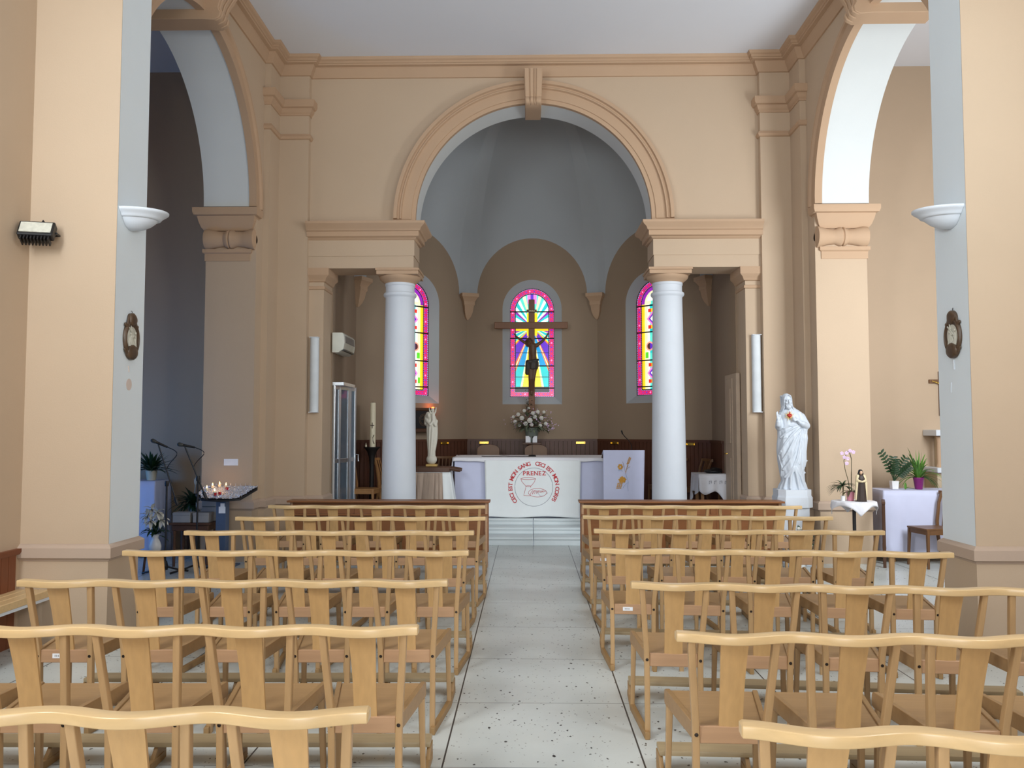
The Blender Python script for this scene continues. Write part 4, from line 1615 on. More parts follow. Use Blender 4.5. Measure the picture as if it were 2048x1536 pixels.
d.tube([(0.03, -0.046, 0.2), (0.012, -0.05, 0.16), (0.016, -0.05, 0.1), (0.032, -0.046, 0.06)], 0.006, 6)
d.build('painted_ornament', M['bronze'], t)
MB().tube([(0, 0, 0.695), (0, 0, 0.72)], 0.003, 6).build('wick', M['black'], t)
t = thing('small_glass_candle', 'tiny glass candle cup on the drip dish of the iron stand', 'candle', (-2.60, 12.93, ZF + 1.052))
MB().lathe([(0, 0), (0.014, 0), (0.016, 0.045), (0, 0.045)], 12).build('cup', M['wax'], t)
MB().ball((0, 0, 0.06), (0.006, 0.006, 0.014), 8).build('flame', M['wax'], t)

# air conditioner
t = thing('air_conditioner', 'white wall-mounted air conditioner above the folding glass door', 'air conditioner', (-2.815, 11.88, 2.86))
pr = [(0.0, -0.14), (0.09, -0.14), (0.16, -0.09), (0.175, 0.0), (0.165, 0.11), (0.14, 0.14), (0, 0.14)]
MB().prism(pr, -0.36, 0.36, lambda a, tt, b: (a, tt, b)).build('body', M['acw'], t, bevel=0.012, seg=2)
MB().box(0.10, 0.166, -0.32, 0.32, -0.112, -0.094).build('louvre', M['dkgrey'], t)
MB().prism([(0.163, 0.0), (0.18, 0.0), (0.17, 0.1), (0.155, 0.1)], -0.3, 0.3, lambda a, tt, b: (a, tt, b)).build('front_panel', M['grey'], t, bevel=0.004)

# line speakers
for s, lab, z0, z1, xx in ((-1, 'slim white column loudspeaker on the left half pillar', 1.87, 2.885, -2.945), (1, 'slim white column loudspeaker on the right half pillar', 1.87, 2.905, 2.965)):
    t = thing('column_speaker', lab, 'loudspeaker', (xx, 11.12, z0), 0, 'column loudspeakers beside the chancel')
    h = z1 - z0
    MB().prism([(0.058 * cos(pi + pi * j / 14), -0.04 + 0.05 * sin(pi + pi * j / 14)) for j in range(15)] + [(0.058, -0.02), (-0.058, -0.02)], 0.006, h - .006, lambda a, tt, b: (a, b, tt)).build('grille', M['speaker'], t)
    MB().box(-0.06, 0.06, -0.095, -0.015, 0, 0.008).box(-0.06, 0.06, -0.095, -0.015, h - .008, h).build('end_cap', M['white'], t)
    MB().box(-0.03, 0.03, -0.03, 0.0, 0.2, 0.26).box(-0.03, 0.03, -0.03, 0.0, h - .26, h - .2).build('bracket', M['white'], t)

# tabernacle on a shelf, red lamp
mp = facet(radians(45))
cpt = mp(0.02, 0, 1.8)
t = thing('tabernacle', 'dark square tabernacle with a round emblem on the left apse wall', 'tabernacle', (cpt.x, cpt.y, 1.60), radians(45))
MB().box(-0.2, 0.2, -0.24, 0.02, 0.05, 0.36).build('box', M['darkwood'], t, bevel=0.006)
mb = MB()
for r_ in (0.10, 0.075):
    mb.tube([(r_ * cos(2 * pi * j / 28), -0.244, 0.2 + r_ * sin(2 * pi * j / 28)) for j in range(29)], 0.006, 6)
mb.box(-0.008, 0.008, -0.25, -0.24, 0.13, 0.27).box(-0.06, 0.06, -0.25, -0.24, 0.205, 0.219)
mb.build('round_emblem', M['bronze'], t)
MB().box(-0.19, 0.19, -0.245, -0.235, 0.06, 0.35).build('door', M['black'], t)
MB().box(-0.26, 0.26, -0.28, 0.02, 0.0, 0.05).build('shelf', M['darkwood'], t, bevel=0.004)
MB().box(-0.23, 0.23, -0.26, 0.02, 0.36, 0.40).build('cornice', M['darkwood'], t, bevel=0.004)
cpt = mp(-0.30 + .62, -0.02, 1.99)
t = thing('sanctuary_lamp', 'small glowing red lamp on the left apse wall above the slender statue', 'lamp', (cpt.x, cpt.y, 1.965), radians(45))
MB().lathe([(0, 0), (0.02, 0.0), (0.026, 0.04), (0.02, 0.06), (0, 0.06)], 14, c=(0, -0.08, 0)).build('glass', M['lampred'], t)
MB().tube([(0, 0.02, -0.01), (0, -0.05, -0.02), (0, -0.08, -0.005)], 0.006, 6).build('bracket', M['brass'], t)
ld = bpy.data.lights.new('sanctuary_lamp_glow', 'POINT')
ld.energy, ld.color, ld.shadow_soft_size = 0.6, (1.0, 0.25, 0.05), 0.03
lo = bpy.data.objects.new('sanctuary_lamp_glow', ld)
COL.objects.link(lo)
lo.parent = t
lo.location = (0, -0.08, 0.09)

# brass plates on the boarding
for ang, x, lab in ((0, -0.855, 'left of the flower vase'), (0, 0.855, 'right of the flower vase'), (radians(45), 0.62, 'on the left slanting apse wall'), (radians(-45), -0.75, 'on the right slanting apse wall above the lectern'), (radians(-45), 0.80, 'between the right column and the beige door')):
    q = facet(ang)(x, -0.048, 1.385)
    o = MB().box(-0.085, 0.085, -0.012, 0.0, 0, 0.045).box(-0.075, -0.065, -0.035, -0.01, 0.01, 0.035).box(0.065, 0.075, -0.035, -0.01, 0.01, 0.035).build('wall_lamp_plate', M['brass'], None, bevel=0.003, loc=q, rotz=ang)
    tag(o, 'small brass plate on the boarding ' + lab, 'wall plate', 'brass plates on the boarding')

# small table with a white cloth at the right
t = thing('credence_table', 'small wooden table under a white cloth at the right end of the chancel', 'table', (2.62, 12.35, ZF))
for sx in (-.17, .17):
    for sy in (-.2, .2):
        MB().box(sx - .02, sx + .02, sy - .02, sy + .02, 0, 0.65).build('leg', M['chairw'], t)
MB().box(-.22, .19, -.26, .26, 0.65, 0.675).build('table_top', M['chairw'], t)
t = thing('credence_cloth', 'white cloth with dark embroidery hanging over the small chancel table', 'tablecloth', (2.62, 12.35, ZF + 0.681))
mb = MB()
mb.box(-.235, .19, -.275, .275, 0, 0.006)
for (x0, y0, x1, y1, ph) in ((-.235, -.275, .19, -.275, 0.0), (-.235, .275, -.235, -.275, 2.0)):
    vs, fs = [], []
    n = 28
    for i in range(n + 1):
        u = i / n
        for v in range(7):
            f = v / 6
            dx, dy = (x1 - x0), (y1 - y0)
            L_ = math.hypot(dx, dy)
            nx, ny = dy / L_, -dx / L_
            wv = 0.018 * f * sin(u * 17 + ph) + 0.012 * f
            vs.append((x0 + dx * u + nx * wv, y0 + dy * u + ny * wv, -f * (0.23 + 0.05 * sin(u * 8 + ph) + 0.12 * abs(u - .5 + (0.5 if ph == 0 else -.5)) ** 2 * 1.5)))
    for i in range(n):
        for v in range(6):
            a = i * 7 + v
            fs.append((a, a + 7, a + 8, a + 1))
    mb.add(vs, fs)
thicken(mb.build('cloth_sheet', M['cloth'], t, angle=60), 0.004)
mb = MB()
for q in range(4):
    x0 = -0.09 + q * 0.075
    mb.tube([(x0, -0.302, -0.13), (x0, -0.302, -0.09), (x0 + .03, -0.302, -0.085), (x0 + .03, -0.302, -0.12)][: 4 if q % 2 == 0 else 3], 0.004, 5)
mb.build('dark_embroidery', M['thread'], t)
t = thing('cloth_bag', 'dark low bag lying on the small cloth-covered chancel table', 'bag', (2.66, 12.38, ZF + 0.688))
b_ = MB()
b_.ball((0, 0, 0.03), (0.14, 0.12, 0.035), 16).ball((0.05, 0, 0.05), (0.08, 0.08, 0.03), 12)
organic(b_, 'bag_body', M['black'], 0.008, 2, t)
MB().tube([(-.06, -.05, .05), (-.02, -.06, .085), (.04, -.05, .08)], 0.006, 6).build('strap', M['black'], t)


# ================================================================== flowers behind the altar
t = thing('flower_arrangement', 'bouquet of white roses and greenery at the foot of the crucifix', 'flowers', (-0.012, 14.42, 1.417))
t.scale = (1.055, 1.0, 1.055)
MB().lathe([(0, 0.0), (0.075, 0.0), (0.085, 0.02), (0.125, 0.24), (0.115, 0.24), (0.075, 0.03), (0, 0.03)], 24).build('vase', M['clear'], t)
lf = MB()
rr = random.Random(3)
for q in range(230):
    a, e = rr.uniform(0, 2 * pi), rr.uniform(-0.15, 1.1)
    d = Vector((cos(a) * cos(e) * 1.25, sin(a) * cos(e) * 0.8, sin(e)))
    p = Vector((0, 0, 0.24)) + d * rr.uniform(0.05, 0.25)
    blade(lf, p, d, rr.uniform(0.07, 0.13), rr.uniform(0.025, 0.05), 0.7, 4)
lf.build('greenery', M['leafgrey'], t)
spots = [(-0.16, -.12, .40, .045), (-0.03, -.17, .36, .052), (-0.10, -.15, .31, .042), (0.05, -.16, .42, .04), (0.16, -.1, .40, .042), (-.22, -.08, .46, .038), (-.27, -.05, .34, .038), (0.10, -.13, .50, .036), (0.02, -.13, .48, .038), (-.12, -.1, .52, .034), (.23, -.05, .31, .035), (-.2, -.1, .28, .03), (.14, -.12, .28, .034), (.0, -.16, .29, .036), (-.3, 0, .42, .03), (.2, -.05, .5, .03), (-.05, -.12, .56, .028)]
for x, y, z, r in spots:
    r *= .78
    fl_ = MB()
    fl_.ball((x, y, z), (r, r, r * .85), 12)
    for q in range(6):
        a = q * 1.05
        fl_.ball((x + r * .6 * cos(a), y - r * .3, z + r * .6 * sin(a)), (r * .55, r * .35, r * .55), 8)
    fl_.build('white_rose', M['petal'], t)
sm = MB()
for q in range(70):
    a, e = rr.uniform(0, 2 * pi), rr.uniform(-0.1, 1.2)
    d = Vector((cos(a) * cos(e) * 1.35, sin(a) * cos(e) * 0.7 - .1, sin(e) * .95))
    p = Vector((0, 0, 0.26)) + d * rr.uniform(0.24, 0.36)
    sm.ball(p, rr.uniform(.006, .011), 6)
for q in range(16):
    p = (0.25 + rr.uniform(0, .13), -.08 + rr.uniform(-.05, .05), 0.24 + rr.uniform(-.05, .08))
    sm.ball(p, rr.uniform(.009, .015), 6)
sm.build('small_blossoms', M['pinkpetal'], t)
lo_ = MB()
for q in range(60):
    p = (rr.uniform(-.10, .02), -0.11 + rr.uniform(-.03, .03), 0.42 + abs(rr.gauss(0, .17)))
    blade(lo_, p, (rr.uniform(-1, 1), -.6, rr.uniform(-.2, 1)), 0.05, 0.02, .3, 3)
lo_.build('dried_grass', M['stem'], t)
o = thing('flower_stand', 'dark wooden stand carrying the flower bouquet behind the altar', 'stand', (-0.012, 14.42, ZF))
MB().box(-0.16, 0.16, -0.12, 0.12, 1.075, 1.107).build('top', M['darkwood'], o, bevel=0.004)
MB().lathe([(0, 0), (0.09, 0), (0.085, 0.03), (0.04, 0.06), (0.035, 1.0), (0.08, 1.076), (0, 1.076)], 20).build('stem', M['darkwood'], o)
for sx, lab in ((-0.062, 'left one of two small white cards propped below the flower vase'), (0.05, 'right one of two small white cards propped below the flower vase')):
    tag(MB().prism([(0, 0), (0.003, 0), (0.03, 0.11), (0.027, 0.11)], sx - 0.043, sx + 0.043, lambda a, tt, b: (tt - 0.012, 14.305 + a, 1.418 + b)).build('card', M['paper']), lab, 'card', 'white cards below the flowers')

# ================================================================== slender white statue on its board
t = thing('carrying_board', 'dark wooden carrying board with rounded handles under the slender white statue', 'board', (-1.50, 12.35, 1.02))
MB().box(-0.26, 0.275, -0.17, 0.17, 0.0, 0.075).build('board', M['darkwood'], t, bevel=0.006)
for yy in (-0.13, 0.13):
    mb = MB()
    mb.tube([(-0.42, yy, 0.03), (-0.3, yy, 0.045), (0.30, yy, 0.045), (0.40, yy, 0.028), (0.435, yy, 0.022)], [.022, .026, .028, .03, .024], 10)
    mb.build('handle', M['darkwood'], t)
t = thing('draped_stand', 'stand under a white cloth and crinkled beige gauze left of the altar', 'stand', (-1.50, 12.35, ZF))
MB().box(-0.24, 0.27, -0.13, 0.14, 0, 0.69).build('body', M['chairw'], t)
mb = MB()
cloth_sheet(mb, lambda u, v: (-0.26 + 0.545 * u + 0.16 * v * (u - .45), -0.155 - 0.04 * v - 0.012 * v * sin(u * 26), 0.705 - 0.64 * v), 60, 10)
cloth_sheet(mb, lambda u, v: (0.285 + 0.088 * v + 0.01 * v * sin(u * 14), -0.155 - .04 * v + 0.31 * u, 0.705 - 0.64 * v), 20, 8)
mb.box(-0.26, 0.285, -0.155, 0.155, 0.700, 0.706)
thicken(mb.build('white_cloth', M['clothband'], t, angle=70), 0.004)
mb = MB()


def gz(u, v):
    fold = 0.022 * abs(sin(u * 15 + 1.5 * sin(u * 7) + v * 0.8)) ** 0.6 * (0.4 + v)
    return (-0.25 + 0.42 * u + 0.06 * v * (u - .5), -0.170 - 0.04 * v - fold, 0.704 - 0.63 * v)


cloth_sheet(mb, gz, 110, 14)
thicken(mb.build('gauze_drape', M['gauze'], t, angle=80), 0.003)
t = thing('madonna_statue', 'slender white statue of a robed woman lifting a child above her head', 'statue', (-1.50, 12.33, 1.097))
MB().box(-0.085, 0.085, -0.07, 0.07, 0.0, 0.035).build('base', M['gilt'], t, bevel=0.006)
fg = MB()
K = 0.0077 / 6.985
mk = lambda px, py, y=0.0: ((px - 436) * K, y, (965 - py) * K + .015)
fg.ball(mk(432, 885), (0.080, 0.075, 0.076), 20)
rings = []
for px0, px1, py, ry in ((378, 482, 850, .055), (380, 480, 780, .056), (374, 492, 720, .06), (366, 508, 620, .066), (362, 512, 520, .07), (362, 510, 440, .066), (352, 504, 380, .06), (362, 492, 335, .05), (395, 480, 300, .035)):
    c_ = mk((px0 + px1) / 2, py)
    rx = (px1 - px0) / 2 * K
    n = 48
    rings.append([(c_[0] + rx * cos(2 * pi * j / n) * (1 + 0.05 * sin(11 * 2 * pi * j / n + py * .01)), c_[1] + ry * sin(2 * pi * j / n) * (1 + 0.07 * sin(11 * 2 * pi * j / n + py * .01)), c_[2]) for j in range(n)])
fg.loft(rings)
# veiled head of the woman, arms holding the child
fg.ball(mk(385, 290, -.01), (0.042, 0.046, 0.052), 14).ball(mk(393, 296, -.045), (0.026, 0.026, 0.036), 12).ball(mk(393, 296, -.072), (0.005, 0.008, 0.010), 8)
fg.cap(mk(365, 310, .01), 0.036, mk(362, 400, .01), 0.04)
fg.cap(mk(370, 365, -.03), 0.026, mk(420, 420, -.085), 0.022).cap(mk(420, 420, -.085), 0.022, mk(455, 370, -.07), 0.016)
fg.cap(mk(495, 370, -.02), 0.024, mk(490, 430, -.07), 0.022).cap(mk(490, 430, -.07), 0.02, mk(465, 385, -.075), 0.015)
# child with raised arms
fg.cap(mk(462, 400, -.05), 0.034, mk(452, 285, -.04), 0.030).ball(mk(447, 222, -.035), (0.028, 0.030, 0.033), 12).cap(mk(450, 270, -.035), 0.016, mk(448, 235, -.035), 0.014).ball(mk(446, 224, -.064), (0.004, 0.006, 0.007), 6)
fg.cap(mk(438, 275, -.04), 0.014, mk(412, 252, -.045), 0.012).cap(mk(412, 252, -.045), 0.012, mk(402, 212, -.045), 0.009)
fg.cap(mk(468, 275, -.04), 0.014, mk(486, 245, -.045), 0.012).cap(mk(486, 245, -.045), 0.012, mk(492, 204, -.045), 0.009)
for q in range(4):
    fg.cap(mk(402, 210, -.045), 0.0045, mk(396 + q * 4, 192, -.046), 0.0035, 6).cap(mk(492, 202, -.045), 0.0045, mk(488 + q * 4, 184, -.046), 0.0035, 6)
organic(fg, 'figure', M['ivory'], 0.005, 3, t)

# ================================================================== big white statue on its pedestal
PX, PY = 3.165, 10.32
t = thing('pedestal', 'white painted pedestal carrying the big white statue in the right corner', 'pedestal', (PX, PY, 0))
MB().prism([(-.16, -.16), (.16, -.16), (.16, .16), (-.16, .16)], 0, 0.70, lambda a, tt, b: (a, b, tt)).box(-.19, .19, -.19, .19, 0, 0.05).build('shaft', M['white'], t, bevel=0.006)
t = thing('sacred_statue', 'big white plaster statue of a robed bearded man with a red heart', 'statue', (PX, PY, 0.70))


def octo(hx, hy, c_):
    return [(-hx + c_, -hy), (hx - c_, -hy), (hx, -hy + c_), (hx, hy - c_), (hx - c_, hy), (-hx + c_, hy), (-hx, hy - c_), (-hx, -hy + c_)]


mb = MB()
mb.prism(octo(.212, .19, .075), 0, 0.125, lambda a, tt, b: (a, b, tt)).prism(octo(.205, .183, .075), 0.125, 0.14, lambda a, tt, b: (a, b, tt)).prism(octo(.20, .178, .072), 0.14, 0.215, lambda a, tt, b: (a, b, tt))
mb.build('base', M['white'], t)
G = 0.00116
ZB = 0.213
SX = lambda px: (px - 308) * G
SZ = lambda py: (1100 - py) * G + ZB
ROBE = [(1103, 160, 470, .125), (1060, 172, 458, .122), (1010, 200, 440, .115), (950, 185, 438, .118), (900, 180, 436, .12), (800, 168, 430, .124), (700, 158, 424, .125), (620, 160, 425, .122), (550, 165, 428, .118), (500, 166, 430, .116), (450, 165, 436, .112), (400, 168, 440, .110), (350, 166, 440, .102), (310, 172, 430, .090), (275, 200, 405, .072), (250, 235, 365, .055), (228, 250, 335, .045)]


def robe_at(py):
    for a, b in zip(ROBE[:-1], ROBE[1:]):
        if a[0] >= py >= b[0]:
            f = (a[0] - py) / (a[0] - b[0])
            return [a[i] + (b[i] - a[i]) * f for i in range(4)]
    return ROBE[0] if py > ROBE[0][0] else ROBE[-1]


def front_y(px, py):
    r_ = robe_at(py)
    cx_ = (r_[1] + r_[2]) / 2
    rx = (r_[2] - r_[1]) / 2
    u = max(-0.98, min(0.98, (px - cx_) / rx))
    return -r_[3] * math.sqrt(1 - u * u)


fg = MB()
rings = []
n = 96
for i in range(61):
    py = 1103 - (1103 - 228) * i / 60
    _, p0, p1, ry = robe_at(py)
    cx_, rx = SX((p0 + p1) / 2), (p1 - p0) / 2 * G
    ring = []
    for j in range(n):
        th = 2 * pi * j / n
        amp = 0.055 * min(1, max(0, (py - 330) / 250)) + 0.02
        low = min(1, max(0, (py - 850) / 200))
        f = 1 + amp * (1 - low) * sin(8 * th + py * 0.012) * abs(sin(8 * th + py * .012)) ** .3 + 0.07 * low * sin(13 * th + 0.4) + 0.012 * sin(21 * th - py * .02)
        ring.append((cx_ + rx * cos(th) * (1 + (f - 1) * .45), ry * sin(th) * f, SZ(py)))
    rings.append(ring)
fg.loft(rings)


def drape(pts, r0, r1, lift=0.004):
    p = [Vector((SX(a), front_y(a, b) - lift, SZ(b))) for a, b in pts]
    m_ = len(p) - 1
    for i in range(m_):
        ra = r0 + (r1 - r0) * i / m_
        rb = r0 + (r1 - r0) * (i + 1) / m_
        fg.cap(p[i], ra, p[i + 1], rb, 8)


# mantle folds running from the left hip up to the heart
drape([(385, 440), (330, 480), (270, 540), (215, 620), (172, 720)], .013, .012)
drape([(390, 470), (345, 520), (295, 600), (245, 700), (195, 790)], .012, .014)
drape([(370, 430), (300, 455), (230, 500), (180, 555)], .013, .010)
drape([(345, 420), (270, 430), (205, 455)], .012, .010)
drape([(385, 500), (350, 590), (310, 700), (255, 800), (200, 890)], .011, .014)
drape([(390, 540), (368, 650), (335, 770), (285, 880), (215, 970)], .010, .015)
drape([(392, 600), (380, 720), (360, 830)], .009, .012)
drape([(215, 540), (205, 560), (235, 555)], .010, .008)
drape([(300, 870), (270, 960), (262, 1090)], .016, .020)
drape([(305, 860), (330, 960), (352, 1090)], .013, .020)
drape([(310, 860), (375, 960), (420, 1085)], .012, .018)
drape([(290, 890), (235, 980), (205, 1085)], .013, .020)
drape([(180, 700), (165, 740), (190, 860), (190, 960)], .012, .012)
# mantle falling from the left shoulder over the arm
for k_, (xs_, r_) in enumerate((((385, 425, 418, 408, 405, 400), .020), ((402, 450, 440, 426, 424, 418), .020), ((416, 470, 458, 442, 440, 432), .018))):
    ys_ = (285 + k_ * 22, 430, 560, 700, 810, 915 - k_ * 25)
    fg.tube([(SX(xs_[i]), -0.045 - 0.012 * (2 - k_) * (i > 0), SZ(ys_[i])) for i in range(6)], [r_, r_ * 1.05, r_, r_ * .95, r_, r_ * .7], 10)
fg.cap((SX(440), -.03, SZ(790)), .016, (SX(462), -.035, SZ(800)), .010, 8)
fg.cap((SX(400), -.05, SZ(905)), .017, (SX(432), -.05, SZ(925)), .012, 8)
# shoulders and arms
fg.cap((SX(424), -.03, SZ(400)), .042, (SX(416), -.035, SZ(800)), .036)
fg.cap((SX(215), 0, SZ(318)), .050, (SX(395), 0, SZ(318)), .050)
fg.cap((SX(200), -.005, SZ(335)), .046, (SX(168), -.055, SZ(440)), .046)
fg.cap((SX(165), -.06, SZ(445)), .042, (SX(146), -.125, SZ(420)), .032).cap((SX(146), -.125, SZ(420)), .034, (SX(143), -.135, SZ(392)), .030)
fg.cap((SX(143), -.135, SZ(395)), .020, (SX(141), -.137, SZ(360)), .017)
fg.ball((SX(141), -.137, SZ(352)), (.023, .013, .026), 12)
for q, (dx, ln) in enumerate(((-14, 55), (-6, 64), (3, 30), (10, 24))):
    b0 = (SX(132 + q * 6), -.138, SZ(345))
    fg.cap(b0, .0075, (SX(132 + q * 6 + dx * .5), -.142, SZ(345 - ln * .55)), .007, 8).cap((SX(132 + q * 6 + dx * .5), -.142, SZ(345 - ln * .55)), .007, (SX(132 + q * 6 + dx * .7), -.148 if q > 1 else -.142, SZ(345 - ln)), .0055, 8)
fg.cap((SX(152), -.140, SZ(362)), .008, (SX(163), -.146, SZ(340)), .007, 8).cap((SX(163), -.146, SZ(340)), .007, (SX(163), -.148, SZ(318)), .0055, 8)
fg.cap((SX(418), -.005, SZ(335)), .050, (SX(462), -.03, SZ(430)), .048)
fg.cap((SX(458), -.04, SZ(432)), .042, (SX(400), -.115, SZ(410)), .036).cap((SX(400), -.115, SZ(410)), .032, (SX(372), -.13, SZ(398)), .024)
fg.cap((SX(375), -.132, SZ(398)), .017, (SX(342), -.140, SZ(372)), .016)
fg.ball((SX(334), -.141, SZ(366)), (.026, .013, .019), 12, rot=(0, .5, 0))
for q, (ex, ey) in enumerate(((283, 344), (286, 358), (292, 372), (302, 384))):
    fg.cap((SX(322 + q * 2), -.145, SZ(352 + q * 8)), .0075, (SX((322 + ex) / 2), -.153, SZ((352 + q * 8 + ey) / 2)), .007, 8).cap((SX((322 + ex) / 2), -.153, SZ((352 + q * 8 + ey) / 2)), .007, (SX(ex + 4), -.148, SZ(ey)), .0055, 8)
fg.cap((SX(336), -.146, SZ(352)), .008, (SX(318), -.155, SZ(338)), .006, 8)
# neck
fg.cap((SX(290), -.01, SZ(262)), .040, (SX(272), -.025, SZ(205)), .036)
# bare feet on the base
fg.cap((SX(262), -.10, SZ(1090)), .016, (SX(258), -.155, SZ(1098)), .013).cap((SX(345), -.09, SZ(1092)), .016, (SX(350), -.14, SZ(1098)), .012)
organic(fg, 'figure', M['plasterwhite'], 0.0048, 2, t)
# bent head with beard and long hair
hd = MB()
HC = Vector((SX(262), -.040, SZ(160)))
HM = Euler((.16, -.14, .06)).to_matrix()
HP = lambda x, y, z: HC + HM @ Vector((x, y, z))
HR = (.16, -.14, .06)
hd.ball(HP(0, .012, .012), (.054, .062, .066), 22, rot=HR)
hd.ball(HP(0, -.022, -.022), (.042, .042, .062), 20, rot=HR)
hd.ball(HP(0, -.046, -.078), (.026, .022, .030), 14, rot=HR).cap(HP(0, -.048, -.09), .018, HP(0, -.042, -.118), .007)
hd.cap(HP(0, -.064, .012), .0055, HP(0, -.077, -.022), .0085, 10).ball(HP(-.008, -.07, -.024), (.006, .006, .005), 8).ball(HP(.008, -.07, -.024), (.006, .006, .005), 8)
for sx in (-1, 1):
    hd.cap(HP(sx * .009, -.062, .018), .0055, HP(sx * .034, -.052, .017), .0055, 8)
    hd.ball(HP(sx * .020, -.054, .004), (.0085, .007, .006), 10)
    hd.ball(HP(sx * .026, -.047, -.022), (.015, .014, .014), 12)
    hd.cap(HP(sx * .004, -.064, -.043), .006, HP(sx * .026, -.052, -.060), .0065, 8).cap(HP(sx * .028, -.046, -.055), .012, HP(sx * .016, -.044, -.088), .014, 8)
    # hair: parted in the middle, long locks to the shoulders
    for k_ in range(5):
        x0, y0 = sx * (.006 + .010 * k_), -.048 + .024 * k_
        p0 = HP(x0, y0, .072 - .003 * k_)
        p1 = HP(sx * (.046 + .002 * k_), -.034 + .024 * k_, .020)
        p2 = HP(sx * (.049 + .002 * k_), -.022 + .020 * k_, -.05)
        p3 = Vector((p2.x + sx * .006 + .004, p2.y - .004, SZ(238 + 5 * k_)))
        p4 = Vector((p3.x + sx * (.010 + .004 * k_), p3.y - .006, SZ(262 + 4 * k_)))
        hd.tube([p0, p0 + (p1 - p0) * .5 + HM @ Vector((sx * .008, 0, .012)), p1, p2, p3, p4], [.005, .007, .0075, .0075, .008, .005], 8)
for sx in (-1, 1):
    hd.cap(HP(sx * .032, .012, .02), .028, HP(sx * .036, .012, -.05), .025).cap(HP(sx * .036, .012, -.05), .024, (SX(262 + sx * 44), -.02, SZ(255)), .020)
hd.ball(HP(0, .018, .018), (.060, .064, .066), 18, rot=HR).cap(HP(0, .05, -.03), .046, HP(0, .055, -.10), .036)
hd.cap(HP(0, -.01, -.07), .034, (SX(280), -.015, SZ(255)), .040)
organic(hd, 'head', M['plasterwhite'], 0.0032, 1, t)

hx, hz = SX(268), SZ(325)
hy = front_y(268, 325) - .012
hp = []
for j in range(40):
    a = 2 * pi * j / 40
    hp.append((0.0019 * 16 * sin(a) ** 3, 0.0019 * (13 * cos(a) - 5 * cos(2 * a) - 2 * cos(3 * a) - cos(4 * a))))
mb = MB()
mb.loft([[(hx + a * s_, hy - .018 + d_, hz + b * s_) for a, b in hp] for s_, d_ in ((1.0, .02), (1.0, .006), (.8, -.004), (.4, -.009))])
mb.cap((hx, hy - .008, hz + .02), .009, (hx + .002, hy - .008, hz + .05), .004, 8)
mb.build('heart', M['heartred'], t)
mb = MB()
for q in range(16):
    a = 2 * pi * q / 16
    l_ = .070 if q % 2 else .052
    w_ = .42
    mb.prism([(0.015 * cos(a - w_), 0.015 * sin(a - w_)), (l_ * cos(a), l_ * sin(a)), (0.015 * cos(a + w_), 0.015 * sin(a + w_)), (0, 0)], 0, .006, lambda a_, tt, b_: (hx + a_, hy - .006 + tt, hz + b_))
mb.build('gold_rays', M['gilt'], t)

# plants at the foot of the pedestal
t = thing('potted_plant', 'dark leafy plant with small white flowers at the foot of the white pedestal', 'plant', (3.10, 9.83, 0))
MB().lathe([(0, 0), (.06, 0), (.075, .15), (.065, .15), (0, .14)], 20).build('pot', M['whitepot'], t)
lf, ff = MB(), MB()
for q in range(60):
    a, e = rr.uniform(0, 2 * pi), rr.uniform(.1, 1.4)
    d = Vector((cos(a) * cos(e), sin(a) * cos(e), sin(e)))
    blade(lf, Vector((0, 0, .13)) + Vector((d.x * .4, d.y * .3, d.z)) * rr.uniform(.02, .36), Vector((d.x, d.y * .5, d.z)), .12, .055, .9, 5)
for q in range(14):
    a = rr.uniform(0, 2 * pi)
    ff.ball((.10 * cos(a), -.06 + .04 * sin(a), rr.uniform(.2, .55)), (.022, .016, .02), 8)
lf.build('leaves', M['leafdark'], t)
ff.build('flowers', M['petal'], t)

# ================================================================== round table with statue and pots
TX, TY, TZ = 3.685, 9.72, 0.815
t = thing('round_side_table', 'small round table on a thin black post before the right pier', 'table', (TX, TY, 0))
MB().lathe([(0, TZ - .022), (.235, TZ - .022), (.24, TZ - .012), (.235, TZ), (0, TZ)], 36).build('table_top', M['darkwood'], t)
MB().tube([(0, 0, 0.02), (0, 0, TZ - .02)], 0.02, 14).build('post', M['black'], t)
MB().lathe([(0, 0), (.17, 0), (.17, .012), (.03, .03), (0, .03)], 28).build('foot', M['black'], t)
t = thing('table_cloth', 'white square cloth with hanging points on the small round table', 'tablecloth', (TX, TY, TZ + .001))
mb = MB()
NR, NT = 14, 96
vs, fs = [(0, 0, 0.004)], []
for i in range(1, NR + 1):
    for j in range(NT):
        th = 2 * pi * j / NT + radians(45)
        sq = 0.29 / max(abs(cos(th - radians(45) + radians(5))), abs(sin(th - radians(45) + radians(5))))
        d = sq * i / NR
        if d <= .245:
            p = (d * cos(th), d * sin(th), 0.004)
        else:
            k_ = d - .245
            rr_ = .245 + .10 * k_ + .02 * sin(th * 8) * k_ / .15
            p = (rr_ * cos(th), rr_ * sin(th), 0.004 - k_ * .98)
        vs.append(p)
for j in range(NT):
    fs.append((0, 1 + j, 1 + (j + 1) % NT))
for i in range(NR - 1):
    for j in range(NT):
        a, b = 1 + i * NT + j, 1 + i * NT + (j + 1) % NT
        fs.append((a, a + NT, b + NT, b))
mb.add(vs, fs)
thicken(mb.build('cloth_sheet', M['cloth'], t, angle=60), .003)
TZ2 = TZ + 0.008
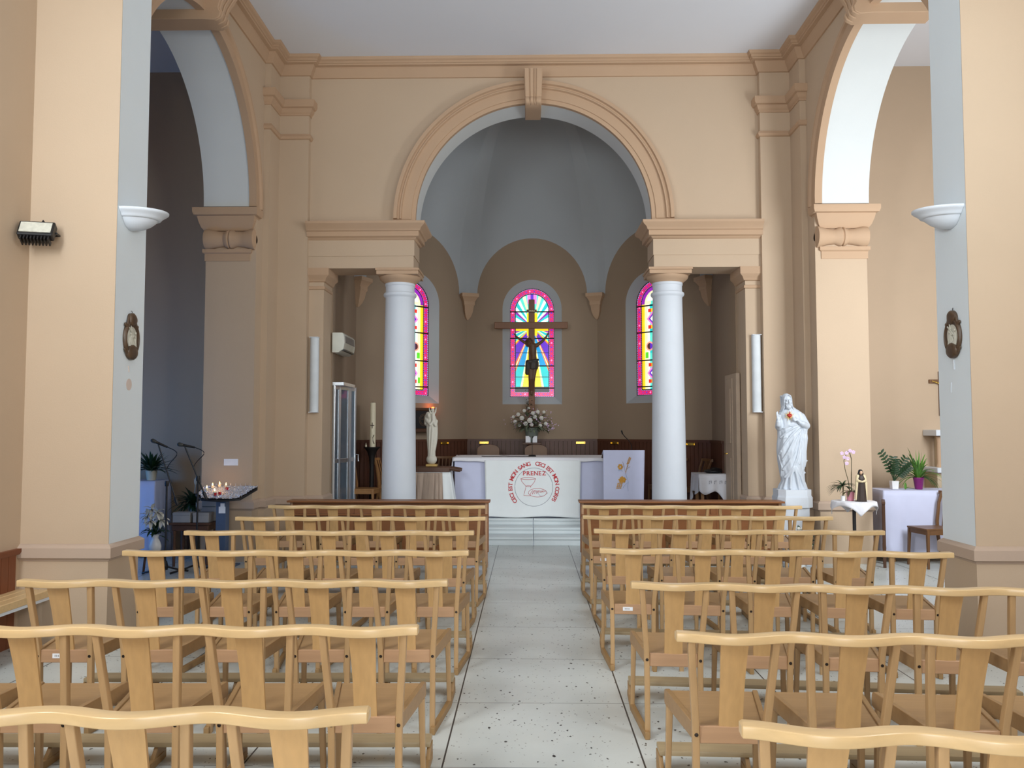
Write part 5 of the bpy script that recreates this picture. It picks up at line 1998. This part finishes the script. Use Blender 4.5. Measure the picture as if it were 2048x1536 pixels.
# small statue in habit
t = thing('nun_statuette', 'small painted statuette in a dark habit and cream mantle on the round table', 'statuette', (TX + .055, TY - .07, TZ2))
hb = MB()
rings = []
for z, rx, ry in ((0, .062, .05), (.03, .06, .05), (.12, .054, .047), (.2, .05, .045), (.26, .052, .042), (.29, .04, .032), (.305, .02, .02)):
    rings.append([(rx * cos(2 * pi * j / 36) * (1 + .04 * sin(9 * 2 * pi * j / 36)), ry * sin(2 * pi * j / 36) * (1 + .05 * sin(9 * 2 * pi * j / 36)), z) for j in range(36)])
hb.loft(rings)
organic(hb, 'habit', M['habit'], .004, 2, t)
cm = MB()
for sx in (-1, 1):
    cm.cap((sx * .035, -.005, .285), .022, (sx * .05, -.012, .2), .020).cap((sx * .05, -.012, .2), .019, (sx * .056, -.006, .02), .014)
cm.cap((-.04, -.03, .235), .015, (-.006, -.055, .225), .011).cap((.04, -.03, .235), .015, (.006, -.055, .228), .011).cap((0, .03, .28), .035, (0, .035, .02), .05)
organic(cm, 'mantle', M['cream'], .004, 2, t)
MB().ball((0, -.012, .328), (.018, .02, .024), 12).ball((0, -.032, .326), (.004, .005, .006), 6).build('head', M['face'], t)
vl = MB()
vl.ball((0, .002, .336), (.026, .027, .030), 14).cap((-.022, 0, .325), .009, (-.03, -.002, .285), .011).cap((.022, 0, .325), .009, (.03, -.002, .285), .011).cap((0, .018, .33), .02, (0, .03, .27), .03)
organic(vl, 'veil', M['black'], .003, 2, t)
MB().lathe([(0, 0), (.066, 0), (.066, .006), (0, .006)], 24, c=(0, 0, -.0055)).build('base', M['black'], t)
# orchid
t = thing('orchid', 'lilac orchid on two thin stems in a pink pot on the round table', 'plant', (TX - .03, TY + .02, TZ2))
MB().lathe([(0, 0), (.036, 0), (.046, .105), (.040, .105), (0, .095)], 20).build('pot', M['pinkpot'], t)
sm = MB()
sm.tube([(-.005, 0, .09), (-.02, 0, .22), (-.06, -.01, .36), (-.075, -.02, .46), (-.05, -.03, .54)], .004, 6).tube([(.01, 0, .09), (.015, 0, .3), (.02, 0, .48), (-.005, -.01, .56), (-.05, -.02, .57)], .005, 6)
for q in range(6):
    blade(sm, (0, 0, .1), (cos(q * 1.05), sin(q * 1.05) * .6 - .2, .55), .14, .035, 1.2, 6)
sm.build('stems', M['stem'], t)
pt_ = MB()
for x, y, z in ((-.05, -.04, .55), (-.01, -.04, .575), (.03, -.035, .56), (-.075, -.04, .50), (-.04, -.045, .485), (-.10, -.03, .545), (-.05, -.04, .43)):
    for q in range(5):
        a = q * 2 * pi / 5 + .3
        pt_.ball((x + .013 * cos(a), y, z + .013 * sin(a)), (.011, .004, .011), 8)
pt_.build('blossoms', M['pinkpetal'], t)
# small palm
t = thing('small_palm', 'small spiky palm in a white pot at the left edge of the round table', 'plant', (TX - .135, TY - .03, TZ2))
MB().lathe([(0, 0), (.022, 0), (.026, .06), (.02, .06), (0, .055)], 16).build('pot', M['whitepot'], t)
sm = MB()
sm.tube([(0, 0, .05), (.004, 0, .15), (0, 0, .2)], .008, 8)
sm.build('stem', M['stem'], t)
sm = MB()
for q in range(22):
    a = q * 2.4
    e = .1 + .9 * ((q * 7) % 22) / 22
    blade(sm, (0, 0, .17), (cos(a) * cos(e), sin(a) * cos(e) * .8, sin(e)), .19 - .04 * e, .022, .8, 6)
for q in range(7):
    blade(sm, (-.01, 0, .18), (-1, -.1 + q * .03, .35 - q * .12), .2, .016, .5, 5)
sm.build('fronds', M['leafdark'], t)

# ================================================================== right chapel
t = thing('chapel_table', 'long table in the right chapel', 'table', (5.55, 10.72, 0))
MB().box(-1.16, 1.16, -.2, .24, .84, .872).build('table_top', M['chairw'], t)
for sx in (-1.08, 1.08):
    for sy in (-.16, .2):
        MB().box(sx - .03, sx + .03, sy - .03, sy + .03, 0, .84).build('leg', M['chairw'], t)
t = thing('chapel_tablecloth', 'long white cloth hanging to the floor over the chapel table', 'tablecloth', (5.55, 10.72, 0))
mb = MB()


def tc_(u, v):
    # front sheet with soft folds
    x = -1.20 + 2.40 * u
    f = .050 * sin(u * 17 + 1.3 * sin(u * 8)) * v ** .7 + .012 * sin(u * 53) * v * v
    return (x - .03 * v * (1 - u), -.225 - .03 * v - abs(f), .882 - .80 * v)


cloth_sheet(mb, tc_, 120, 12)
cloth_sheet(mb, lambda u, v: (-1.20 - .02 * v - .018 * v * abs(sin(u * 9)), -.225 - .03 * v + .49 * u, .882 - .80 * v), 24, 10)
mb.box(-1.20, 1.20, -.225, .265, .876, .884)
thicken(mb.build('cloth_sheet', M['lilac'], t, angle=70), .004)
CTZ = .886
t = thing('zz_plant', 'dark glossy plant with feathered stems in a square white pot', 'plant', (4.585, 10.72, CTZ))
mb = MB()
mb.prism([(-.045, -.045), (.045, -.045), (.045, .045), (-.045, .045)], 0, .105, lambda a, tt, b: (a * (.85 + tt * 1.6), b * (.85 + tt * 1.6), tt))
mb.build('pot', M['whitepot'], t, bevel=.004)
lf = MB()
for sx, sy, sz, cv, ln in ((-.3, -.1, 1, -.35, .40), (.25, -.2, 1, .3, .32), (.55, .0, .8, .6, .34), (.05, .2, 1, .05, .30), (-.1, -.3, .9, .1, .28), (.4, -.3, .7, .4, .26)):
    d = Vector((sx, sy, sz)).normalized()
    p = Vector((0, 0, .1))
    path = [p.copy()]
    m_ = 9
    for q in range(m_):
        d = (d + Vector((cv * .07, 0, -.02))).normalized()
        p = p + d * ln / m_
        path.append(p.copy())
        if q > 1:
            sd = d.cross(Vector((0, -1, .3))).normalized()
            for s_ in (-1, 1):
                blade(lf, p, sd * s_ + d * .7 + Vector((0, -.2, 0)), .082 - .002 * q, .029, .3, 5, up=(0, -1, .25))
    lf.tube(path, [.007 - .0004 * q for q in range(len(path))], 6)
lf.build('leaves', M['leafdark'], t)
t = thing('spider_plant', 'bright green arching plant in a purple pot on the chapel table', 'plant', (4.885, 10.70, CTZ))
MB().lathe([(0, 0), (.045, 0), (.047, .02), (.064, .135), (.067, .14), (.066, .15), (.058, .15), (0, .14)], 28).build('pot', M['purplepot'], t)
lf = MB()
for q in range(46):
    a = q * 2.4
    e = .45 + .95 * ((q * 11) % 46) / 46
    ln = rr.uniform(.22, .40) * (.75 + .3 * sin(e))
    blade(lf, (.02 * cos(a), .02 * sin(a), .14), (cos(a) * cos(e) * 1.1, sin(a) * cos(e) * .8, sin(e)), ln, rr.uniform(.030, .046), 1.15 * cos(e) + .25, 9, prof=lambda t_: max(.03, (1 - t_) ** .6 * min(1, .5 + 2 * t_)))
for sx in (-.04, .02, .07):
    blade(lf, (sx * .3, 0, .14), (sx, 0, 1), .36 if sx != .07 else .34, .014, .1, 6)
lf.build('leaves', M['leafbright'], t)
t = tag(MB(), None) if False else None
lf = MB()
blade(lf, (0, 0, 0.002), (.1, .1, 1), .09, .035, -.5, 6)
blade(lf, (0, 0, 0.002), (.45, 0, .5), .08, .03, .6, 6)
tag(lf.build('plant_cutting', M['leafbright'], None, loc=(4.70, 10.66, CTZ)), 'small green cutting lying between the two pots on the chapel table', 'leaf')
# stone altar behind the table
t = thing('side_altar', 'stone side altar with small columns and ledges against the chapel wall', 'altar', (6.2, 11.12, 0))
MB().box(-.92, .92, -.10, .255, 0, 1.08).build('block', M['concrete'], t, bevel=.006)
MB().box(-.95, .95, -.17, .255, 1.08, 1.145).build('ledge', M['white'], t, bevel=.006)
MB().box(-.78, .92, .06, .255, 1.145, 1.56).build('back_panel', M['concrete'], t)
for sx in (-.84, -.30, .3, .84):
    MB().lathe([(0, 0), (.038, 0), (.038, .02), (.028, .05), (.031, .2), (.027, .34), (.036, .38), (.04, .41), (0, .415)], 16, c=(sx, .0, 1.145)).build('small_column', M['trim'], t)
MB().box(-.93, .93, -.12, .255, 1.56, 1.64).build('top_ledge', M['white'], t, bevel=.006)
t = thing('wall_cross', 'dark wooden wall cross with gilt figure over the chapel altar', 'cross', (5.52, 11.375, 1.83))
MB().box(-.025, .025, -.03, 0, 0, .60).box(-.155, .155, -.03, 0, .44, .49).build('cross', M['chair_brown'], t, bevel=.003)
fg = MB()
fg.cap((0, -.045, .42), .022, (0, -.045, .32), .018).cap((0, -.045, .3), .018, (.004, -.045, .12), .010).ball((0, -.05, .465), (.016, .018, .02), 10)
for sx in (-1, 1):
    fg.cap((sx * .02, -.045, .43), .010, (sx * .075, -.04, .455), .008).cap((sx * .075, -.04, .455), .008, (sx * .12, -.036, .468), .006)
organic(fg, 'gilt_figure', M['brass'], .004, 2, t)
wood_chair('dark brown wooden chair turned sideways beside the chapel tablecloth', 4.80, 10.19, radians(-80), None, 0, 'chair_brown', .47, .87)
t = thing('folded_kneeler', 'narrow brown prie-dieu standing edge-on by the chapel tablecloth', 'kneeler', (4.215, 10.18, 0), radians(-22.5))
MB().sweep([(0, .2, 0), (0, .17, .3), (0, .16, .5), (0, .2, .78)], rect_sec(.018, .02, .004), up=(0, 1, 0)).build('post', M['darkwood'], t)
MB().sweep([(0, -.12, 0), (0, -.14, .2), (0, -.16, .76)], rect_sec(.018, .02, .004), up=(0, 1, 0)).build('post', M['darkwood'], t)
MB().box(-.02, .02, -.2, .24, .755, .785).build('arm_board', M['darkwood'], t, bevel=.004)
MB().box(-.02, .02, -.14, .2, .22, .25).build('stretcher', M['darkwood'], t)


# ================================================================== left chapel corner
def mic_stand(label, x, y, boom0, boom1, mic_to, group, rz=0):
    t = thing('microphone_stand', label, 'microphone stand', (x, y, 0), 0, group)
    mb = MB()
    mb.lathe([(0, .06), (.03, .06), (.035, .1), (.02, .16), (0, .16)], 14)
    mb.build('hub', M['black'], t)
    for q in range(3):
        a = q * 2 * pi / 3 + .9 + rz
        MB().tube([(0, 0, .10), (.14 * cos(a), .14 * sin(a), .05), (.28 * cos(a), .28 * sin(a), .012)], [.011, .010, .012], 8).build('leg', M['black'], t)
    z0 = boom0[2]
    MB().tube([(0, 0, .1), (0, 0, z0)], .011, 8).build('pole', M['black'], t)
    MB().lathe([(0, -.03), (.02, -.03), (.024, 0), (.02, .03), (0, .03)], 12, c=(0, 0, z0)).build('clutch', M['black'], t)
    b0, b1 = Vector(boom0), Vector(boom1)
    d = (b1 - b0).normalized()
    MB().tube([b0 - d * .25, b0, b1], [.010, .009, .008], 8).cap(b0 - d * .25, .018, b0 - d * .18, .018).build('boom', M['black'], t)
    m0 = b1 + Vector((0, 0, .015))
    m1 = Vector(mic_to)
    dm = (m1 - m0).normalized()
    tail = m0 - dm * .11
    mic = MB().tube([tail, m0 + dm * .04], [.011, .017], 12).build('microphone', M['black'], t)
    mb = MB()
    mb.cap(m0 + dm * .035, .021, m0 + dm * .065, .024)
    mb.build('grille', M['dkgrey'], mic)
    side = Vector((1, 0, -.5)).normalized()
    mb = MB()
    pts = []
    a_, b_ = tail, b0 + (b1 - b0) * .35
    for q in range(13):
        f = q / 12
        pts.append(a_ + (b_ - a_) * f + Vector((.10 * sin(pi * f) + .03 * sin(2 * pi * f), 0, .02 * sin(pi * f))))
    mb.tube(pts, .005, 6)
    mb.build('cable', M['black'], t)
    return t


mic_stand('black microphone stand nearest the left pier, beside the white lily vase', -4.185, 9.42, (0.045, 0, 1.03), (-.10, -.02, 1.475), (-.22, -.06, 1.55), 'microphone stands by the left pier')
mic_stand('black microphone stand with a slanted boom in front of the candle rack', -3.88, 9.55, (0.0, 0, 1.08), (-.147, -.03, 1.445), (-.333, -.07, 1.50), 'microphone stands by the left pier', .5)

# votive rack
RX, RY = -3.765, 10.02
t = thing('candle_rack', 'sloping candle rack lined with crumpled foil on a blue grey post', 'candle rack', (RX, RY, 0))
MB().box(-.055, .065, -.06, .06, .02, .80).build('post', M['bluegrey'], t, bevel=.004)
MB().box(-.17, .18, -.15, .15, 0, .02).build('foot', M['bluegrey'], t, bevel=.003)
tr = [(-.29, .20), (.36, .20), (.385, .12), (.28, -.19), (.05, -.235), (-.18, -.20), (-.31, -.05)]
sl = lambda x, y, dz=0: (x, y, .885 + y * .32 + dz)
mb = MB().prism(tr, -.02, .0, lambda a, tt, b: sl(a, b, tt))
mb.build('tray', M['black'], t)
vs, fs = [], []
fm = MB()
tri = MB()
rr2 = random.Random(5)
NXF, NYF = 44, 26
idx = {}
for j in range(NYF + 1):
    for i in range(NXF + 1):
        x, y = -.30 + .67 * i / NXF, -.225 + .42 * j / NYF
        # inside the fan outline
        lim_r = .385 - max(0, .12 - y) * .36
        lim_l = -.31 + max(0, -.05 - y) * .8
        lim_b = -.235 + .3 * abs(x - .05) ** 1.6
        if lim_l + .012 < x < lim_r - .012 and y > lim_b + .012 and y < .19:
            idx[(i, j)] = len(vs)
            vs.append(sl(x, y, .006 + rr2.uniform(0, .010)))
for j in range(NYF):
    for i in range(NXF):
        q = [(i, j), (i + 1, j), (i + 1, j + 1), (i, j + 1)]
        if all(k in idx for k in q):
            fs.append([idx[k] for k in q])
fm.add(vs, fs)
fo = fm.build('foil_lining', M['foil'], t, angle=5)
pin = MB().tube([(0, 0, 0), (0, 0, .045)], .002, 5).build('candle_pin', M['alu'], t)
for j in range(5):
    for i in range(9):
        p_ = pin if i == j == 0 else pin.copy()
        if p_ is not pin:
            COL.objects.link(p_)
        p_.location = sl(-.20 + i * .06, -.14 + j * .075)
MB().box(-.02, .06, -.063, -.06, .64, .72).box(0.0, .05, -.064, -.061, .70, .76).build('notice', M['paper'], t)
votive = [(-.16, .10, 1, 0, 'lit white candle at the far left of the foil rack'), (-.09, .14, 1, 0, 'lit white candle at the back of the foil rack'), (.0, .11, 1, 0, 'tall lit candle in the middle of the foil rack'), (-.07, -.07, 1, 0, 'lit candle at the front of the foil rack'), (-.2, .02, 1, 0, 'lit candle at the left rim of the foil rack'), (.035, .05, 0, 1, 'unlit red glass candle in the middle of the foil rack'), (.0, -.09, 0, 1, 'unlit red glass candle at the front of the foil rack'), (-.04, -.12, 0, 1, 'unlit red glass candle by the front rim of the foil rack')]
for x, y, lit, red, lab in votive:
    q = sl(x, y, .012)
    c_ = thing('votive_candle', lab, 'candle', (RX + q[0], RY + q[1], q[2]), 0, 'candles on the foil rack')
    MB().lathe([(0, 0), (.017, 0), (.019, .03), (.016, .03), (0, .026)], 14).build('cup', M['redglass'] if red else M['wax'], c_)
    if lit:
        MB().lathe([(.001, 0), (.006, .008), (.007, .014), (.003, .028), (.0005, .036)], 8, c=(0, 0, .03)).build('flame', M['flame'], c_)
ld = bpy.data.lights.new('candle_glow', 'POINT')
ld.energy, ld.color, ld.shadow_soft_size = 0.3, (1.0, .55, .25), .04
lo = bpy.data.objects.new('candle_glow', ld)
COL.objects.link(lo)
lo.parent = t
lo.location = sl(-.09, .06, .09)

# notice on the jamb
tag(MB().box(-.09, .09, -.006, 0, -.041, .041).build('wall_notice', M['paper'], None, bevel=.002, loc=(-3.79, YJ - .001, 1.235)), 'small blank white notice on the left jamb above the candle rack', 'notice')

# small table with boxes
t = thing('small_table', 'dark low wooden table with turned legs behind the candle rack', 'table', (-4.13, 10.12, 0))
MB().box(-.25, .25, -.18, .18, .50, .525).box(-.22, .22, -.16, .16, .43, .50).build('table_top', M['darkwood'], t, bevel=.004)
for sx in (-.2, .2):
    for sy in (-.13, .13):
        MB().lathe([(0, 0), (.016, 0), (.02, .12), (.014, .17), (.024, .24), (.018, .36), (.026, .40), (.026, .43), (0, .43)], 12, c=(sx, sy, 0)).build('leg', M['darkwood'], t)
for x, w_, h_, lab in ((-4.245, .105, .115, 'grey carton on the low dark table, nearest the lilies'), (-4.01, .095, .115, 'grey carton on the low dark table, nearest the candle rack')):
    t = thing('carton', lab, 'box', (x, 10.06, .526), 0, 'cartons on the low table')
    MB().box(-w_, w_, -.08, .08, 0, h_).build('box', M['grey'], t, bevel=.003)
    MB().box(-w_ - .003, w_ + .003, -.083, .083, h_ - .03, h_ + .004).build('lid', M['grey'], t, bevel=.003)
t = thing('white_box', 'pale metal box standing behind the candle rack post', 'box', (-3.985, 10.22, .526))
MB().box(-.09, .09, -.05, .05, 0, .27).build('box', M['grey'], t, bevel=.004)
MB().box(-.08, .08, -.054, -.05, .17, .178).build('drawer_line', M['dkgrey'], t)

# draped table at the back with plants
t = thing('draped_table', 'table under a long pale cloth at the back of the left chapel', 'table', (-5.30, 10.95, 0))
MB().box(-.36, .36, -.2, .2, 0, .955).build('body', M['chairw'], t)
mb = MB()
cloth_sheet(mb, lambda u, v: (-.40 + .80 * u + .05 * v * (u - .5), -.24 - .03 * v - .015 * v * abs(sin(u * 24)), .972 - .94 * v), 60, 10)
cloth_sheet(mb, lambda u, v: (.40 + .03 * v + .02 * v * abs(sin(u * 12)), -.24 - .03 * v + .48 * u, .972 - .94 * v), 30, 10)
mb.box(-.40, .40, -.24, .24, .966, .973)
thicken(mb.build('cloth', M['lilac'], t, angle=70), .004)


def bushy(label, x, y, z, pot_m, pot, n_, ln, group=None, arch=1.0, m='leafdark', name='potted_fern', wid=.04):
    t = thing(name, label, 'plant', (x, y, z), 0, group)
    MB().lathe([(0, 0), (pot * .75, 0), (pot, pot * 1.7), (pot * .9, pot * 1.7), (0, pot * 1.6)], 22).build('pot', M[pot_m], t)
    lf = MB()
    for q in range(n_):
        a = q * 2.4
        e = .05 + 1.3 * ((q * 13) % n_) / n_
        blade(lf, (.02 * cos(a), .02 * sin(a), pot * 1.6), (cos(a) * cos(e), sin(a) * cos(e), sin(e) + .25), ln * rr.uniform(.7, 1.1), wid * rr.uniform(.7, 1.2), arch, 8)
    lf.build('leaves', M[m], t)
    return t


bushy('dark bushy plant in a pale pot on the draped table in the left chapel', -5.06, 10.95, .975, 'wax', .075, 60, .33, 'plants of the left chapel', .55)
t = thing('plant_stand', 'dark slim plant stand behind the low table with cartons', 'stand', (-4.50, 10.96, 0))
MB().box(-.13, .13, -.13, .13, .50, .525).build('top', M['darkwood'], t, bevel=.003)
for sx in (-.1, .1):
    for sy in (-.1, .1):
        MB().box(sx - .013, sx + .013, sy - .013, sy + .013, 0, .5).build('leg', M['darkwood'], t)
t = bushy('dark bushy plant with pale blooms behind the two microphone stands', -4.50, 10.96, .527, 'grey', .07, 70, .34, 'plants of the left chapel', 1.0)
pb = MB()
for x, z in ((.10, .47), (.13, .17)):
    pb.tube([(0, 0, .1), (x * .6, -.10, z * .6), (x, -.18, z - .06)], .005, 6)
    blade(pb, (x, -.18, z - .07), (.1, -.2, 1), .10, .04, .1, 6)
    blade(pb, (x, -.18, z - .07), (-.3, -.1, 1), .08, .03, .1, 6)
pb.build('white_bloom', M['petal'], t)

# lilies in a white vase on a dark stool
t = thing('plant_stool', 'dark low stool under the white vase of lilies beside the left pier', 'stool', (-4.40, 9.62, 0))
MB().lathe([(0, .205), (.15, .205), (.155, .215), (.15, .23), (0, .23)], 28).build('seat', M['darkwood'], t)
for q in range(4):
    a = q * pi / 2 + .78
    MB().tube([(.12 * cos(a), .12 * sin(a), 0), (.10 * cos(a), .10 * sin(a), .206)], .014, 8).build('leg', M['darkwood'], t)
t = thing('lily_vase', 'white vase of white lilies on a low stool beside the left pier', 'vase', (-4.385, 9.60, .231))
MB().lathe([(0, 0), (.05, 0), (.065, .03), (.07, .07), (.055, .12), (.035, .16), (.045, .195), (.062, .205), (.055, .207), (.03, .165), (0, .16)], 28).build('vase', M['whitepot'], t)
lf = MB()
for q in range(26):
    a, e = q * 2.4, .1 + 1.2 * ((q * 7) % 26) / 26
    blade(lf, (.02 * cos(a), .02 * sin(a), .19 + .1 * ((q * 5) % 7) / 7), (cos(a) * cos(e), sin(a) * cos(e), sin(e)), .17, .035, .7, 6)
for x in (-.05, 0, .06):
    lf.tube([(0, 0, .16), (x * .6, -.01, .3), (x, -.03, .42)], .005, 6)
lf.build('leaves', M['leafdark'], t)
pb = MB()
for cx_, cy_, cz_, tilt in ((-.07, -.05, .42, -.4), (.05, -.06, .46, .2), (-.02, -.08, .36, -.1), (.09, -.04, .37, .6), (-.03, -.03, .49, -.2)):
    for q in range(6):
        a = q * pi / 3
        blade(pb, (cx_, cy_, cz_), (cos(a) * .9 + tilt, -.5 + sin(a) * .3, sin(a) * .8 + .35), .115, .042, .9, 6)
pb.build('lily_blooms', M['petal'], t)

# ================================================================== lights and plaques on the piers
for s, y0, z0, lab in ((-1, 6.62, 3.40, 'white plaster half-bowl wall light on the left pier'), (1, 6.62, 3.385, 'white plaster half-bowl wall light on the right pier')):
    t = thing('wall_sconce', lab, 'wall light', (s * (XP - .004), y0, z0), 0, 'half-bowl wall lights on the piers')
    a0, a1 = (-pi / 2, pi / 2) if s < 0 else (pi / 2, 3 * pi / 2)
    mb = MB()
    prof = [(.93, -.002), (.985, .016), (1.0, .012), (1.0, -.004), (.96, -.018), (.90, -.032), (.82, -.055), (.80, -.07), (.72, -.078), (.66, -.074), (.70, -.05), (.80, -.03), (.88, -.012)]
    mb.lathe(prof + [prof[0]], 40, a0=a0, a1=a1, sx=.30, sy=.205)
    mb.v = [(x, y, z * .74) for x, y, z in mb.v]
    mb.build('rim', M['white'], t, angle=50)
    mb = MB()
    mb.lathe([(.72, -.07), (.66, -.10), (.55, -.135), (.40, -.165), (.22, -.183), (.0, -.19), (0, -.17), (.4, -.15), (.6, -.10), (.68, -.07), (.72, -.07)], 40, a0=a0, a1=a1, sx=.30, sy=.205)
    mb.v = [(x, y, z * .74) for x, y, z in mb.v]
    mb.build('bowl', M['white'], t, angle=50)

for s, y0, z0, lab in ((-1, 6.655, 2.40, 'ornate dark oval plaque with a pale relief on the left pier'), (1, 6.625, 2.40, 'ornate dark oval plaque with a pale relief on the right pier')):
    t = thing('relief_plaque', lab, 'plaque', (s * (XP - .004), y0, z0), radians(90) * (1 if s < 0 else -1), 'ornate plaques on the piers')
    mb = MB()
    rings = []
    for d_, k in ((0.0, 1.0), (-.03, 1.0), (-.045, .93), (-.045, .86), (-.03, .80), (-.028, .68), (-.018, .66)):
        ring = []
        for j in range(64):
            a = 2 * pi * j / 64
            ring.append(((.128 * k) * cos(a), d_, -.02 + (.145 * k) * sin(a)))
        rings.append(ring)
    mb.loft(rings, caps=True)
    # crest, volutes and the lower cartouche
    mb.loft([[((.062 * k) * cos(2 * pi * j / 32) * (1 + .08 * cos(3 * 2 * pi * j / 32)), d_, .135 + (.055 * k) * sin(2 * pi * j / 32)) for j in range(32)] for d_, k in ((0, 1), (-.04, 1), (-.055, .8), (-.06, .4))])
    mb.loft([[((.085 * k) * cos(2 * pi * j / 32), d_, -.128 + (.062 * k) * sin(2 * pi * j / 32)) for j in range(32)] for d_, k in ((0, 1), (-.04, 1), (-.058, .85), (-.062, .4))])
    for sx in (-1, 1):
        mb.cap((sx * .108, -.015, .088), .015, (sx * .085, -.025, .075), .018).cap((sx * .105, -.015, -.112), .014, (sx * .085, -.025, -.135), .016).cap((sx * .046, -.02, .16), .014, (sx * .072, -.02, .095), .018)
    mb.v = [(x * .95, y * .62, z) for x, y, z in mb.v]
    mb.build('frame', M['bronze'], t, angle=50)
    rb = MB()
    rb.loft([[((.088 * k) * cos(2 * pi * j / 40), d_, .0 + (.105 * k) * sin(2 * pi * j / 40)) for j in range(40)] for d_, k in ((-.005, 1), (-.024, 1), (-.028, .9))])
    rq = random.Random(11 if s < 0 else 12)
    for x, h, lean in ((-.045, .02, .01), (-.012, .05, -.006), (.03, .0, -.02), (.052, .03, .0)):
        rb.cap((x, -.026, -.075), .021, (x + lean, -.030, h - .03), .013, 10).ball((x + lean * 1.2, -.034, h), .013, 10)
        rb.cap((x + lean, -.034, h - .03), .008, (x + lean + rq.uniform(-.03, .03), -.040, h - .055), .006, 8)
    rb.cap((-.06, -.036, .065), .007, (.045, -.040, -.01), .007).cap((-.03, -.034, .08), .006, (-.005, -.036, .01), .006)
    rb.v = [(x * .95, y * .62, z) for x, y, z in rb.v]
    rb.build('relief', M['relief'], t, angle=60)
    hk = MB().tube([(0, -.004, .185), (.008, -.012, .20), (0, -.004, .21)], .003, 6)
    hk.build('hook', M['bolt'], t)
# filled hole and chipped plaster below the left plaque, bare paint marks below the right one
mb = MB().lathe([(0, 0), (.045, 0), (.045, .0025), (0, .0025)], 28)
mb.v = [(-XP + .003 + z, 6.655 + x, 2.01 + y * 1.05) for x, y, z in mb.v]
struct(mb.build('trim_filled_hole', M['plug'], None), 'round pinkish filled hole below the left plaque')
mb = MB().tube([(XP - .006, 6.64, 2.20), (XP - .006, 6.635, 2.12)], .006, 6).tube([(XP - .005, 6.69, 2.02), (XP - .005, 6.70, 1.94)], .004, 6)
struct(mb.build('trim_paint_drip', M['white'], None), 'white paint drip below the right plaque')
mb = MB().tube([(-XP + .004, 6.635, 2.16), (-XP + .004, 6.65, 2.11)], .005, 6)
struct(mb.build('trim_plaster_chip', M['plug'], None), 'chipped plaster below the left plaque')

# black floodlight in the corner of the left pier
t = thing('floodlight', 'black floodlight fixed in the corner beside the left pier', 'floodlight', (-3.86, 6.27, 3.165), radians(14))
RM = Euler((radians(-32), 0, 0)).to_matrix()
mb = MB().box(-.125, .125, -.055, .02, -.07, .07)
mb.v = [tuple(RM @ Vector(p)) for p in mb.v]
mb.build('housing', M['black'], t, bevel=.008)
mb = MB().box(-.11, .11, -.0605, -.055, -.05, .05)
mb.v = [tuple(RM @ Vector(p)) for p in mb.v]
mb.build('lens', M['relief'], t)
mb = MB()
for q in range(9):
    mb.box(-.10 + q * .024, -.09 + q * .024, -.04, .035, -.105, -.07)
mb.v = [tuple(RM @ Vector(p)) for p in mb.v]
mb.build('cooling_fins', M['black'], t)
MB().tube([(-.13, .0, 0), (-.13, .09, .0), (0, .12, .0), (.13, .09, 0), (.13, 0, 0)], .008, 6).tube([(0.02, .0, .06), (.03, .02, .10), (.045, .05, .07)], .006, 6).build('bracket', M['black'], t)
